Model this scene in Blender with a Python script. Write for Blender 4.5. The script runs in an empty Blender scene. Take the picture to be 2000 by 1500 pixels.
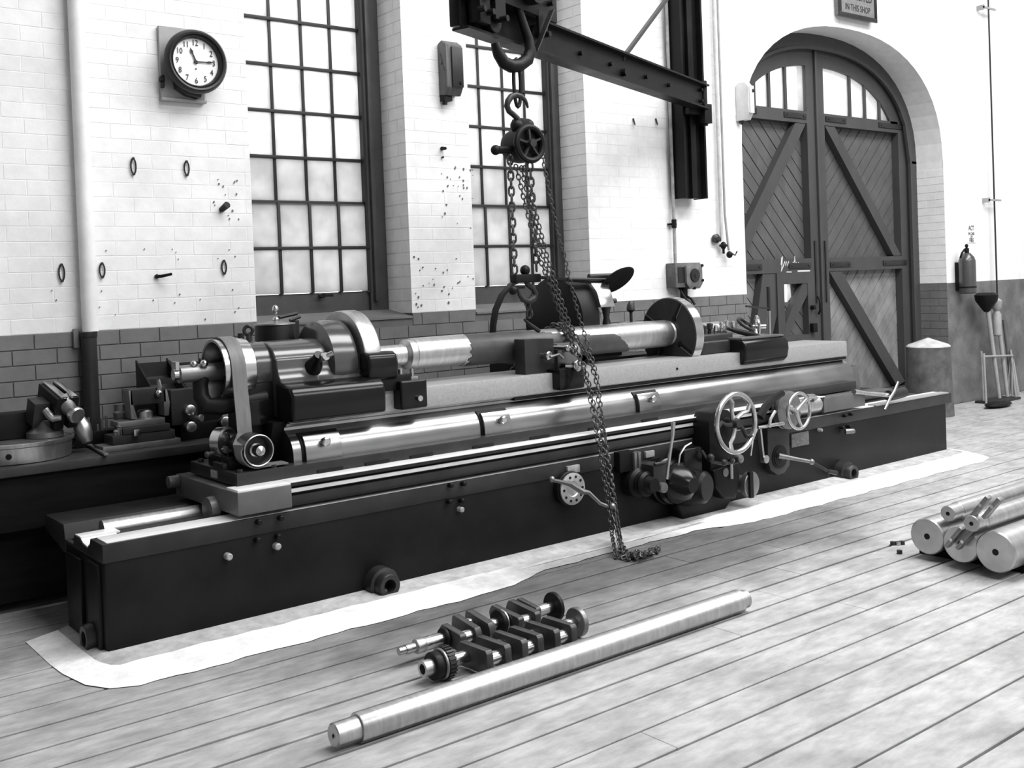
import bpy, bmesh, math, random
from mathutils import Vector, Matrix
random.seed(7)
scene = bpy.context.scene
C = scene.collection
R_ = math.radians
PI = math.pi

# ------------------------------------------------------------------ camera
EYE = Vector((0.0, 0.0, 1.7))
YAW, PITCH, ROLL = R_(38.398), R_(-1.067), R_(-2.170)
FPX, CX, CY = 2063.0, 1000.0, 591.7          # for a 2000 x 1500 frame
fw = Vector((math.sin(YAW)*math.cos(PITCH), math.cos(YAW)*math.cos(PITCH), math.sin(PITCH)))
r0 = Vector((math.cos(YAW), -math.sin(YAW), 0)); u0 = r0.cross(fw)
rt = r0*math.cos(ROLL)+u0*math.sin(ROLL); up = -r0*math.sin(ROLL)+u0*math.cos(ROLL)
cam = bpy.data.cameras.new('camera'); cam_ob = bpy.data.objects.new('camera', cam); C.objects.link(cam_ob)
cam.sensor_fit = 'HORIZONTAL'; cam.sensor_width = 36.0; cam.lens = FPX/2000*36
cam.shift_y = (CY-750)/2000; cam.clip_end = 200
m = Matrix((( rt.x, up.x, -fw.x, EYE.x), (rt.y, up.y, -fw.y, EYE.y), (rt.z, up.z, -fw.z, EYE.z), (0,0,0,1)))
cam_ob.matrix_world = m
scene.camera = cam_ob
def at(px, py, X=None, Y=None, Z=None):
    """point of the room seen at a pixel, on a known plane of the room"""
    d = rt*((px-CX)/FPX) - up*((py-CY)/FPX) + fw
    t = (X-EYE.x)/d.x if X is not None else (Y-EYE.y)/d.y if Y is not None else (Z-EYE.z)/d.z
    return EYE + d*t

# ------------------------------------------------------------------ world, lights, exposure
w = bpy.data.worlds.new('world'); scene.world = w; w.use_nodes = True
w.node_tree.nodes['Background'].inputs[0].default_value = (1, 1, 1, 1)
w.node_tree.nodes['Background'].inputs[1].default_value = 3.2
def area(name, loc, sx, sy, power, rot=(0,0,0)):
    l = bpy.data.lights.new(name, 'AREA'); l.shape = 'RECTANGLE'; l.size = sx; l.size_y = sy; l.energy = power
    o = bpy.data.objects.new(name, l); o.location = loc; o.rotation_euler = rot; C.objects.link(o); return o
area('skylight_light', (8.2, 2.4, 7.9), 12.0, 3.2, 1850)
area('skylight_light', (8.0, -4.5, 7.9), 13.0, 3.2, 1700)
scene.view_settings.view_transform = 'Standard'; scene.view_settings.look = 'None'
scene.view_settings.gamma = 1.0; scene.view_settings.use_curve_mapping = False
scene.view_settings.exposure = -0.28

# ------------------------------------------------------------------ materials
MATS = {}
def mat(name, v, rough=0.6, metal=0.0, lo=1.0, hi=1.0, scale=4.0, stretch=(1,1,1), bump=0.0, stain=0.0, sscale=1.5, rvar=0.0, coat=0.0, detail=6.0, spec=0.5):
    if name in MATS: return MATS[name]
    m = bpy.data.materials.new(name); m.use_nodes = True; nt = m.node_tree; N = nt.nodes; L = nt.links
    b = N['Principled BSDF']; b.inputs['Base Color'].default_value = (v, v, v, 1)
    b.inputs['Roughness'].default_value = rough; b.inputs['Metallic'].default_value = metal
    b.inputs['Specular IOR Level'].default_value = spec
    if coat: b.inputs['Coat Weight'].default_value = coat; b.inputs['Coat Roughness'].default_value = 0.15
    if lo != 1.0 or hi != 1.0 or bump:
        g = N.new('ShaderNodeNewGeometry'); mp = N.new('ShaderNodeMapping'); mp.inputs['Scale'].default_value = stretch
        L.new(g.outputs['Position'], mp.inputs['Vector'])
        n = N.new('ShaderNodeTexNoise'); n.inputs['Scale'].default_value = scale; n.inputs['Detail'].default_value = detail; n.inputs['Roughness'].default_value = 0.62
        L.new(mp.outputs[0], n.inputs['Vector'])
        mr = N.new('ShaderNodeMapRange'); mr.inputs['From Min'].default_value = 0.32; mr.inputs['From Max'].default_value = 0.68
        mr.inputs['To Min'].default_value = v*lo; mr.inputs['To Max'].default_value = v*hi
        L.new(n.outputs['Fac'], mr.inputs['Value']); out = mr.outputs[0]
        if stain:
            n2 = N.new('ShaderNodeTexNoise'); n2.inputs['Scale'].default_value = sscale; n2.inputs['Detail'].default_value = 8
            L.new(g.outputs['Position'], n2.inputs['Vector'])
            m2 = N.new('ShaderNodeMapRange'); m2.inputs['From Min'].default_value = 0.36; m2.inputs['From Max'].default_value = 0.56
            m2.inputs['To Min'].default_value = 1-stain; m2.inputs['To Max'].default_value = 1.0
            L.new(n2.outputs['Fac'], m2.inputs['Value'])
            mu = N.new('ShaderNodeMath'); mu.operation = 'MULTIPLY'; L.new(out, mu.inputs[0]); L.new(m2.outputs[0], mu.inputs[1]); out = mu.outputs[0]
        L.new(out, b.inputs['Base Color'])
        if rvar:
            m3 = N.new('ShaderNodeMapRange'); m3.inputs['From Min'].default_value = 0.3; m3.inputs['From Max'].default_value = 0.7
            m3.inputs['To Min'].default_value = rough-rvar; m3.inputs['To Max'].default_value = rough+rvar
            L.new(n.outputs['Fac'], m3.inputs['Value']); L.new(m3.outputs[0], b.inputs['Roughness'])
        if bump:
            bp = N.new('ShaderNodeBump'); bp.inputs['Strength'].default_value = bump; bp.inputs['Distance'].default_value = 0.01
            L.new(n.outputs['Fac'], bp.inputs['Height']); L.new(bp.outputs[0], b.inputs['Normal'])
    MATS[name] = m; return m
WHITE   = mat('white_painted_brick', 0.80, 0.75, lo=0.93, hi=1.04, scale=9, bump=0.25, stain=0.10, sscale=2.6)
MORTARW = mat('white_painted_mortar', 0.76, 0.9, lo=0.92, hi=1.05, scale=12)
DADO    = mat('grey_painted_brick', 0.15, 0.55, lo=0.85, hi=1.12, scale=7, bump=0.3, stain=0.12, sscale=2)
MORTARD = mat('grey_painted_mortar', 0.105, 0.8, lo=0.8, hi=1.1, scale=10)
PLANK   = mat('worn_floor_wood', 0.36, 0.78, lo=0.74, hi=1.16, scale=11, stretch=(0.6,1.5,1), bump=0.25, stain=0.24, sscale=2.4, spec=.3, detail=10)
def oil_stain(m, c, rx, ry, dark):
    """an oil-soaked patch of floor boards around the foot of the machine"""
    nt = m.node_tree; N = nt.nodes; L = nt.links; b = N['Principled BSDF']; src = b.inputs['Base Color'].links[0].from_socket
    g = N.new('ShaderNodeNewGeometry'); mp = N.new('ShaderNodeMapping'); mp.vector_type = 'TEXTURE'; mp.inputs['Location'].default_value = (c[0],c[1],0); mp.inputs['Scale'].default_value = (rx,ry,1)
    L.new(g.outputs['Position'], mp.inputs['Vector'])
    n = N.new('ShaderNodeTexNoise'); n.inputs['Scale'].default_value = 1.3; n.inputs['Detail'].default_value = 5; L.new(g.outputs['Position'], n.inputs['Vector'])
    ln = N.new('ShaderNodeVectorMath'); ln.operation = 'LENGTH'; L.new(mp.outputs[0], ln.inputs[0])
    ad = N.new('ShaderNodeMath'); ad.operation = 'ADD'; L.new(ln.outputs['Value'], ad.inputs[0]); L.new(n.outputs['Fac'], ad.inputs[1])
    mr = N.new('ShaderNodeMapRange'); mr.interpolation_type = 'SMOOTHSTEP'; mr.inputs['From Min'].default_value = .75; mr.inputs['From Max'].default_value = 1.6; mr.inputs['To Min'].default_value = dark; mr.inputs['To Max'].default_value = 1
    L.new(ad.outputs[0], mr.inputs['Value'])
    mu = N.new('ShaderNodeMath'); mu.operation = 'MULTIPLY'; L.new(src, mu.inputs[0]); L.new(mr.outputs[0], mu.inputs[1]); L.new(mu.outputs[0], b.inputs['Base Color'])
SUBFLOOR= mat('dark_subfloor', 0.03, 0.95, lo=0.7, hi=1.2)
CEMENT  = mat('cement_grout', 0.38, 0.9, lo=0.75, hi=1.2, scale=14, bump=0.4)
CEMENTW = mat('whitened_cement', 0.84, 0.9, lo=0.85, hi=1.05, scale=22, bump=0.4, stain=0.22, sscale=3.2)
oil_stain(CEMENTW, (4.45,4.72), 1.25, .5, .30)
oil_stain(PLANK, (4.4,4.55), 3.2, 1.0, .30)
BLACK   = mat('black_machine_paint', 0.007, 0.42, spec=.16, lo=0.7, hi=1.5, scale=3, rvar=0.08, bump=0.04)
GLOSS   = mat('glossy_machine_enamel', 0.006, 0.2, lo=0.7, hi=1.3, scale=3, bump=0.05, spec=.28)
GREYM   = mat('grey_machine_casting', 0.09, 0.38, lo=0.8, hi=1.2, scale=4, bump=0.05)
MIDM    = mat('dark_grey_casting', 0.022, 0.38, spec=.3, lo=0.7, hi=1.3, scale=5, bump=0.05)
STEEL   = mat('bright_turned_steel', 0.48, 0.38, 1.0, lo=0.85, hi=1.1, scale=9, stretch=(5,1,1), detail=2)
POLISH  = mat('polished_steel', 0.55, 0.22, 1.0, lo=0.9, hi=1.05, scale=6)
SCRAPED = mat('scraped_steel_way', 0.38, 0.45, 0.45, lo=0.88, hi=1.1, scale=70, bump=0.06)
WAYTOP  = mat('bright_way_top', 0.85, 0.4, 0.25, lo=0.8, hi=1.05, scale=9, stretch=(.5,2,1))
SATIN   = mat('satin_steel_guard', 0.33, 0.27, 0.95, lo=0.8, hi=1.15, scale=2.0, stretch=(1.3,1,3), rvar=0.02, detail=1.5)
DULL    = mat('dull_oily_steel', 0.22, 0.42, 0.8, lo=0.7, hi=1.2, scale=6, bump=0.05)
SCALE   = mat('dark_mill_scale', 0.055, 0.5, 0.2, lo=0.7, hi=1.3, scale=9, bump=0.1)
IRON    = mat('black_iron', 0.005, 0.5, 0.0, spec=.2, lo=0.7, hi=1.4, scale=8, bump=0.05)
CHAINM  = mat('worn_chain_iron', 0.07, 0.42, 0.6, lo=0.6, hi=1.3, scale=20)
FRAMEP  = mat('dark_window_paint', 0.05, 0.5, lo=0.8, hi=1.2, scale=6)
BARP    = mat('black_glazing_bar', 0.008, 0.55)
DOORP   = mat('grey_door_paint', 0.045, 0.6, lo=0.85, hi=1.12, scale=6, stretch=(1,1,0.4), bump=0.1)
BOARD   = mat('grey_door_board', 0.075, 0.6, lo=0.8, hi=1.15, scale=7, stretch=(1,1,0.6), bump=0.15)
BOARDL  = mat('scuffed_pale_board', 0.20, 0.7, lo=0.7, hi=1.2, scale=6, stretch=(1,1,0.6), bump=0.2, stain=0.2, sscale=2)
WOODG   = mat('weathered_wood', 0.10, 0.7, lo=0.7, hi=1.25, scale=12, stretch=(4,1,0.4), bump=0.3)
LEATHER = mat('leather_belt', 0.13, 0.55, lo=0.75, hi=1.2, scale=10, stretch=(3,1,0.3), bump=0.1)
STONE   = mat('rough_stone', 0.11, 0.9, lo=0.6, hi=1.3, scale=7, bump=0.6, stain=0.3, sscale=2)
STONEW  = mat('pale_worn_stone', 0.5, 0.9, lo=0.75, hi=1.15, scale=10, bump=0.5)
DIAL    = mat('white_dial', 0.82, 0.4)
INK     = mat('black_ink', 0.01, 0.6)
CHALK   = mat('white_chalk', 0.75, 0.9)
PAPER   = mat('white_paper', 0.78, 0.8)
PAINTED = mat('painted_grey_steel', 0.30, 0.5, lo=0.85, hi=1.1, scale=8)
PLATE   = mat('pale_name_plate', 0.30, 0.45, lo=0.7, hi=1.15, scale=30)
CEILM   = mat('ceiling_boards', 0.35, 0.9, lo=0.9, hi=1.05)
WALLF   = mat('far_wall_paint', 0.42, 0.9, lo=0.9, hi=1.05)
def glass_mat(name, v, trans, rough):
    m = bpy.data.materials.new(name); m.use_nodes = True; nt = m.node_tree; N = nt.nodes; L = nt.links
    N.remove(N['Principled BSDF']); out = N['Material Output']
    g = N.new('ShaderNodeNewGeometry'); n = N.new('ShaderNodeTexNoise'); n.inputs['Scale'].default_value = 7; n.inputs['Detail'].default_value = 8
    L.new(g.outputs['Position'], n.inputs['Vector'])
    mr = N.new('ShaderNodeMapRange'); mr.inputs['From Min'].default_value = .3; mr.inputs['From Max'].default_value = .7
    mr.inputs['To Min'].default_value = v*.78; mr.inputs['To Max'].default_value = v; L.new(n.outputs['Fac'], mr.inputs['Value'])
    t = N.new('ShaderNodeBsdfTranslucent'); L.new(mr.outputs[0], t.inputs['Color'])
    tr = N.new('ShaderNodeBsdfTransparent'); tr.inputs['Color'].default_value = (.9,.9,.9,1)
    gl = N.new('ShaderNodeBsdfGlossy'); gl.inputs['Roughness'].default_value = rough
    a = N.new('ShaderNodeMixShader'); a.inputs[0].default_value = trans; L.new(t.outputs[0], a.inputs[1]); L.new(tr.outputs[0], a.inputs[2])
    b = N.new('ShaderNodeMixShader'); b.inputs[0].default_value = .06; L.new(a.outputs[0], b.inputs[1]); L.new(gl.outputs[0], b.inputs[2])
    L.new(b.outputs[0], out.inputs['Surface']); return m
PANE  = glass_mat('grimy_frosted_glass', 0.62, 0.10, 0.3)
PANEU = glass_mat('frosted_glass', 0.80, 0.22, 0.25)
PANED = glass_mat('clear_door_glass', 0.8, 0.55, 0.1)

# ------------------------------------------------------------------ mesh kit
def V(p): return Vector(p)
def frame(d):
    d = Vector(d).normalized(); a = Vector((0,0,1)) if abs(d.z) < .9 else Vector((1,0,0))
    u = d.cross(a).normalized(); return d, u, d.cross(u)
class G:
    def __init__(s): s.v = []; s.f = []
    def add(s, vs, fs):
        k = len(s.v); s.v += [tuple(x) for x in vs]; s.f += [tuple(i+k for i in f) for f in fs]; return s
    def box(s, lo, hi, rot=None, piv=None):
        x0,y0,z0 = lo; x1,y1,z1 = hi
        vs = [V((x,y,z)) for z in (z0,z1) for y in (y0,y1) for x in (x0,x1)]
        if rot is not None:
            c = V(piv) if piv is not None else (V(lo)+V(hi))/2
            vs = [c + rot @ (q-c) for q in vs]
        return s.add(vs, [(0,2,3,1),(4,5,7,6),(0,1,5,4),(2,6,7,3),(0,4,6,2),(1,3,7,5)])
    def bar(s, a, b, wd, ht, upv=(0,0,1)):
        a = V(a); b = V(b); d = (b-a).normalized(); u = V(upv); sd = d.cross(u).normalized(); u = sd.cross(d)
        vs = [p + sd*i*wd/2 + u*j*ht/2 for p in (a,b) for j in (-1,1) for i in (-1,1)]
        return s.add(vs, [(0,2,3,1),(4,5,7,6),(0,1,5,4),(2,6,7,3),(0,4,6,2),(1,3,7,5)])
    def lathe(s, o, d, prof, n=28, caps=True):
        o = V(o); d, u, w_ = frame(d); vs = []; fs = []
        for t, r in prof:
            for i in range(n):
                a = 2*PI*i/n; vs.append(o + d*t + (u*math.cos(a)+w_*math.sin(a))*r)
        for k in range(len(prof)-1):
            for i in range(n):
                j = (i+1) % n; fs.append((k*n+i, k*n+j, (k+1)*n+j, (k+1)*n+i))
        if caps:
            if prof[0][1] > 1e-6: fs.append(tuple(range(n))[::-1])
            if prof[-1][1] > 1e-6: q = (len(prof)-1)*n; fs.append(tuple(range(q, q+n)))
        return s.add(vs, fs)
    def cyl(s, a, b, r, r2=None, n=20):
        a = V(a); b = V(b); return s.lathe(a, b-a, [(0,r),((b-a).length, r if r2 is None else r2)], n)
    def ball(s, c, r, n=14, sc=(1,1,1)):
        vs = []; fs = []; k = n//2
        for j in range(k+1):
            t = PI*j/k
            for i in range(n):
                a = 2*PI*i/n; vs.append((c[0]+r*sc[0]*math.sin(t)*math.cos(a), c[1]+r*sc[1]*math.sin(t)*math.sin(a), c[2]+r*sc[2]*math.cos(t)))
        for j in range(k):
            for i in range(n): fs.append((j*n+i, (j+1)*n+i, (j+1)*n+(i+1)%n, j*n+(i+1)%n))
        return s.add(vs, fs)
    def tube(s, pts, r, n=10, closed=False, caps=True):
        pts = [V(p) for p in pts]; m_ = len(pts); rr = r if isinstance(r, (list,tuple)) else [r]*m_
        tan = []
        for i in range(m_):
            if closed: t = pts[(i+1)%m_]-pts[i-1]
            else: t = pts[min(i+1,m_-1)]-pts[max(i-1,0)]
            tan.append(t.normalized())
        _, u, _w = frame(tan[0]); vs = []; fs = []
        for i in range(m_):
            u = (u - tan[i]*u.dot(tan[i])).normalized(); w_ = tan[i].cross(u)
            for k in range(n):
                a = 2*PI*k/n; vs.append(pts[i] + (u*math.cos(a)+w_*math.sin(a))*rr[i])
        for i in range(m_ if closed else m_-1):
            q = (i+1) % m_
            for k in range(n): fs.append((i*n+k, i*n+(k+1)%n, q*n+(k+1)%n, q*n+k))
        if not closed and caps: fs += [tuple(range(n))[::-1], tuple(range((m_-1)*n, m_*n))]
        return s.add(vs, fs)
    def torus(s, c, ax, R, r, n=32, k=10):
        d, u, w_ = frame(ax); c = V(c)
        return s.tube([c+(u*math.cos(2*PI*i/n)+w_*math.sin(2*PI*i/n))*R for i in range(n)], r, k, True)
    def prism(s, poly, axis, a, b):
        """extrude a 2-D polygon; axis X: poly=(y,z); Y: poly=(x,z); Z: poly=(x,y)"""
        def p3(q, t): return (t,q[0],q[1]) if axis == 'X' else (q[0],t,q[1]) if axis == 'Y' else (q[0],q[1],t)
        n = len(poly); vs = [p3(q,a) for q in poly]+[p3(q,b) for q in poly]
        fs = [tuple(range(n))[::-1], tuple(range(n,2*n))]+[(i,(i+1)%n,n+(i+1)%n,n+i) for i in range(n)]
        return s.add(vs, fs)
    def strip(s, pts, wv, th=0.004):
        """a flat band of width vector wv along pts, with thickness"""
        pts = [V(p) for p in pts]; wv = V(wv); m_ = len(pts); vs = []; fs = []
        for i in range(m_):
            t = (pts[min(i+1,m_-1)]-pts[max(i-1,0)]).normalized(); nn = t.cross(wv).normalized()*th/2
            vs += [pts[i]-wv/2-nn, pts[i]+wv/2-nn, pts[i]+wv/2+nn, pts[i]-wv/2+nn]
        for i in range(m_-1):
            for k in range(4): fs.append((4*i+k, 4*i+(k+1)%4, 4*i+4+(k+1)%4, 4*i+4+k))
        fs += [(3,2,1,0), tuple(4*(m_-1)+k for k in range(4))]
        return s.add(vs, fs)
    def mesh(s, name, off=(0,0,0), bevel=0.0, seg=2, smooth=True, ang=38):
        off = V(off); me = bpy.data.meshes.new(name)
        me.from_pydata([tuple(V(q)-off) for q in s.v], [], s.f)
        bm = bmesh.new(); bm.from_mesh(me); bmesh.ops.recalc_face_normals(bm, faces=bm.faces[:])
        if bevel:
            es = [e for e in bm.edges if len(e.link_faces) == 2 and e.calc_face_angle(0) > .5]
            bmesh.ops.bevel(bm, geom=es, offset=bevel, segments=seg, profile=.6, affect='EDGES', clamp_overlap=True)
        bm.to_mesh(me); bm.free()
        if smooth:
            me.polygons.foreach_set('use_smooth', [True]*len(me.polygons)); me.set_sharp_from_angle(angle=R_(ang))
        return me
def wloc(o):
    p = Vector((0,0,0))
    while o is not None: p += o.location; o = o.parent
    return p
def link(name, me, m_, parent=None, loc=(0,0,0)):
    o = bpy.data.objects.new(name, me); C.objects.link(o)
    if m_ is not None and me is not None and not me.materials: me.materials.append(m_)
    o.parent = parent; o.location = loc; return o
def part(g, name, m_, parent, bevel=0.0, seg=2, label=None, smooth=True, ang=38):
    o = link(name, g.mesh(name, wloc(parent), bevel, seg, smooth, ang), m_, parent)
    if label: o['label'] = label
    return o
def solo(g, name, m_, label, cat, loc, group=None, bevel=0.0, seg=2, smooth=True, ang=38):
    o = link(name, g.mesh(name, loc, bevel, seg, smooth, ang), m_, None, loc); return tag(o, label, cat, group)
def tag(o, label, cat, group=None):
    o['label'] = label; o['category'] = cat
    if group: o['group'] = group
    return o
def thing(name, label, cat, loc, group=None):
    o = bpy.data.objects.new(name, None); o.empty_display_size = .1; C.objects.link(o); o.location = loc
    return tag(o, label, cat, group)
def struct(g, name, m_, bevel=0.0, smooth=False):
    o = link(name, g.mesh(name, (0,0,0), bevel, 2, smooth), m_); o['kind'] = 'structure'; return o
def text_mesh(txt, size, name):
    cu = bpy.data.curves.new(name, 'FONT'); cu.body = txt; cu.size = size; cu.align_x = 'CENTER'; cu.align_y = 'CENTER'; cu.extrude = .0008; cu.resolution_u = 3
    o = bpy.data.objects.new(name+'_curve', cu); C.objects.link(o)
    dg = bpy.context.evaluated_depsgraph_get(); me = bpy.data.meshes.new_from_object(o.evaluated_get(dg))
    bpy.data.objects.remove(o); bpy.data.curves.remove(cu); me.materials.clear(); me.name = name; return me
def text_part(txt, size, name, m_, parent, c, sx=1.0):
    """lettering standing on a face that looks along -Y"""
    me = text_mesh(txt, size, name)
    me.transform(Matrix.Diagonal((sx,1,1,1))); me.transform(Matrix.Rotation(PI/2, 4, 'X')); me.transform(Matrix.Translation(V(c)-wloc(parent)))
    return link(name, me, m_, parent)
def arc(c, r, a0, a1, n, plane='YZ', r2=None):
    r2 = r if r2 is None else r2; out = []
    for i in range(n+1):
        a = a0+(a1-a0)*i/n; p, q = r*math.cos(a), r2*math.sin(a)
        out.append((c[0],c[1]+p,c[2]+q) if plane == 'YZ' else (c[0]+p,c[1],c[2]+q) if plane == 'XZ' else (c[0]+p,c[1]+q,c[2]))
    return out

YW = 6.85           # face of the brick wall
ZD = 1.5            # top of the dark dado
WIN = [(3.165, 4.45, 1.47, 4.7), (5.06, 6.325, 1.47, 4.7)]
DX0, DX1, DZS, DZT = 8.45, 12.255, 3.0, 4.385
DXC = (DX0+DX1)/2; DHW = (DX1-DX0)/2
def arch_z(x, inset=0.0):
    h = DHW-inset; t = min(1.0, abs(x-DXC)/h); return DZS + (DZT-DZS-inset)*(1-t**2.3)**(1/2.3)

# ------------------------------------------------------------------ room shell
def wall_mesh():
    g = G(); y0, y1 = YW+.006, 7.5; top = 8.2
    def blk(x0,x1,z0,z1):
        if z0 < ZD < z1: blk(x0,x1,z0,ZD); blk(x0,x1,ZD,z1); return
        g.box((x0,y0,z0),(x1,y1,z1))
    xs = -6.0
    for (a,b,z0,z1) in WIN:
        blk(xs,a,-.05,top); blk(a,b,-.05,z0); blk(a,b,z1,top); xs = b
    blk(xs,DX0,-.05,top); blk(DX1,17,-.05,top)
    n = 28; X = [DXC-DHW*math.cos(PI*i/n) for i in range(n+1)]
    for i in range(n):
        za, zb = arch_z(X[i]), arch_z(X[i+1]); a, b = X[i], X[i+1]
        g.add([(a,y0,za),(b,y0,zb),(b,y0,top),(a,y0,top),(a,y1,za),(b,y1,zb),(b,y1,top),(a,y1,top)],
              [(0,1,2,3),(4,7,6,5),(0,4,5,1),(2,6,7,3),(0,3,7,4),(1,5,6,2)])
    return g
wall_back = struct(wall_mesh(), 'wall_back', MORTARW)
wall_back.data.materials.append(MORTARD)
for p in wall_back.data.polygons:
    if p.center.z < ZD-.001: p.material_index = 1
# bricks: one object each where they show largest, the rest joined
PX, PZ, JT = 0.257, ZD/16, 0.007
cache = {}; n_single = 0
rest = {0: G(), 1: G()}
rb = random.Random(3)
def inside_opening(x0, x1, z0, z1):
    for (a,b,c,d) in WIN:
        if x1 > a+.001 and x0 < b-.001 and z1 > c+.02 and z0 < d: return (a,b)
    if x1 > DX0+.001 and x0 < DX1-.001:
        lo = min(arch_z(max(DX0,min(DX1,x))) for x in (x0,x1)) if not (x0 < DX0 or x1 > DX1) else DZS
        if x0 < DX0 or x1 > DX1:
            if z0 < DZS+.9: return (DX0,DX1)
            return None if z0 > arch_z(min(max(x0,DX0),DX1))-0 and z0 > arch_z(min(max(x1,DX0),DX1)) else (DX0,DX1)
        if z0 < max(arch_z(x0), arch_z(x1)): return (DX0,DX1)
    return None
def brick(x0, x1, z0, z1, row):
    global n_single
    if x0 > DX1-.01: return
    dark = z0 < ZD-.01; g = 1 if dark else 0
    big = n_single < 300 and ((dark and 1.3 < x0 < 3.3 and z0 > .75) or (not dark and 1.35 < x0 < 3.2 and z0 < 3.7) or (not dark and 4.4 < x0 < 5.1 and z0 < 3.9))
    pr = .0014 if not dark else .006
    pr += rb.uniform(-.0004, .0004)
    JT = .0048 if not dark else .007
    lo = (x0+JT/2, YW+.006-pr, z0+JT/2); hi = (x1-JT/2, YW+.008, z1-JT/2)
    if x1-x0 < .03: return
    if big:
        key = (round(x1-x0,3), g)
        if key not in cache:
            q = G().box((-(x1-x0-JT)/2,-.0045,-(PZ-JT)/2),((x1-x0-JT)/2,.0025,(PZ-JT)/2)); cache[key] = q.mesh('brick', bevel=.0015, seg=1, smooth=False)
            cache[key].materials.append(DADO if dark else WHITE)
        link('brick', cache[key], None, wall_back, ((x0+x1)/2, YW+.006-pr+.0045, (z0+z1)/2)); n_single += 1
    else: rest[g].box(lo, hi)
for row in range(50):
    z0, z1 = row*PZ, (row+1)*PZ; x = .55 - 14*PX + (row%2)*PX/2
    while x < 15.5:
        a, b = x, x+PX; x = b
        if inside_opening(a, b, z0, z1) is None: brick(a, b, z0, z1, row); continue
        # trim the brick against the jambs
        for (o0, o1, c, d) in WIN+[(DX0, DX1, 0, DZS)]:
            if not (z1 > c+.02 and z0 < d): continue
            if a < o0-.02 < b: brick(a, o0, z0, z1, row)
            if a < o1+.02 < b: brick(o1, b, z0, z1, row)
# bricks on the jambs that face the camera
def jamb(x, y0, y1, z0, z1):
    row = int(round(z0/PZ)); n = int((z1-z0)/PZ)
    for k in range(n):
        za = (row+k)*PZ; dark = za < ZD-.01; gg = rest[1 if dark else 0]
        cuts = [y0, y0+.11, y1] if k % 2 else [y0, y0+.23, y1]
        for i in range(2):
            if cuts[i+1]-cuts[i] > .03: gg.box((x-.004, cuts[i]+JT/2*(i>0), za+JT/2), (x+.002, cuts[i+1]-JT/2, za+PZ-JT/2))
jamb(WIN[0][1], YW, 7.19, 16*PZ, 4.6); jamb(WIN[1][1], YW, 7.19, 16*PZ, 4.6); jamb(DX1, YW, 7.21, 0, DZS-.02)
for k, nm in ((0,'white_brickwork'),(1,'grey_brickwork')):
    o = part(rest[k], nm, (WHITE, DADO)[k], wall_back, smooth=False); o['kind'] = 'stuff'
part(G().box((DX1,YW,ZD),(16.9,YW+.008,8.1)), 'plaster_face', mat('white_plaster',.80,.8,lo=.95,hi=1.03,scale=4), wall_back, smooth=False)
part(G().box((DX1,YW-.002,0),(16.9,YW+.008,ZD)), 'plaster_dado', mat('grey_plaster',.15,.7,lo=.75,hi=1.2,scale=5,bump=.2,stain=.2,sscale=2.5), wall_back, smooth=False)
# other walls, ceiling (not in view, they close the shop)
struct(G().box((-6.3,-9.3,-.05),(-6,7.5,8.2)), 'wall_left', WALLF)
struct(G().box((17,-9.3,-.05),(17.3,7.5,8.2)), 'wall_right', WALLF)
struct(G().box((-6,-9.3,-.05),(17,-9,8.2)), 'wall_front', WALLF)
struct(G().box((-6.3,-9.3,8.2),(17.3,7.5,8.4)), 'ceiling', CEILM)

# floor and planks
floor = struct(G().box((-6.3,-9.3,-.25),(17.3,7.5,-.04)), 'floor', SUBFLOOR)
seams = [6.85,6.55,6.33,6.1,5.87,5.64,5.42,5.189,4.961,4.728,4.503,4.275,4.07,3.876,3.66,3.44,3.235,3.055,2.827,2.63,2.374,2.121,1.883,1.65,1.42,1.19,.96,.73,.5,.27,.04,-.2,-.43,-.66,-.9]
rp = random.Random(11)
for i in range(len(seams)-1):
    y1, y0 = seams[i], seams[i+1]; x = -1.2-rp.uniform(0,3.2)
    gap = rp.choice((.013,.017,.021,.026))
    while x < 15:
        L_ = rp.uniform(6.0,9.0); dz = rp.uniform(-.002,.0)
        g = G().box((x+.0003, y0+gap/2, -.04+dz), (x+L_-.0003, y1-gap/2, dz))
        part(g, 'plank', PLANK, floor, bevel=.003, seg=1, smooth=False); x += L_
# far floor behind the camera
o = part(G().box((-6.3,-9.3,-.04),(17.3,-.905,-.004)), 'far_floor', PLANK, floor, smooth=False)

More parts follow.
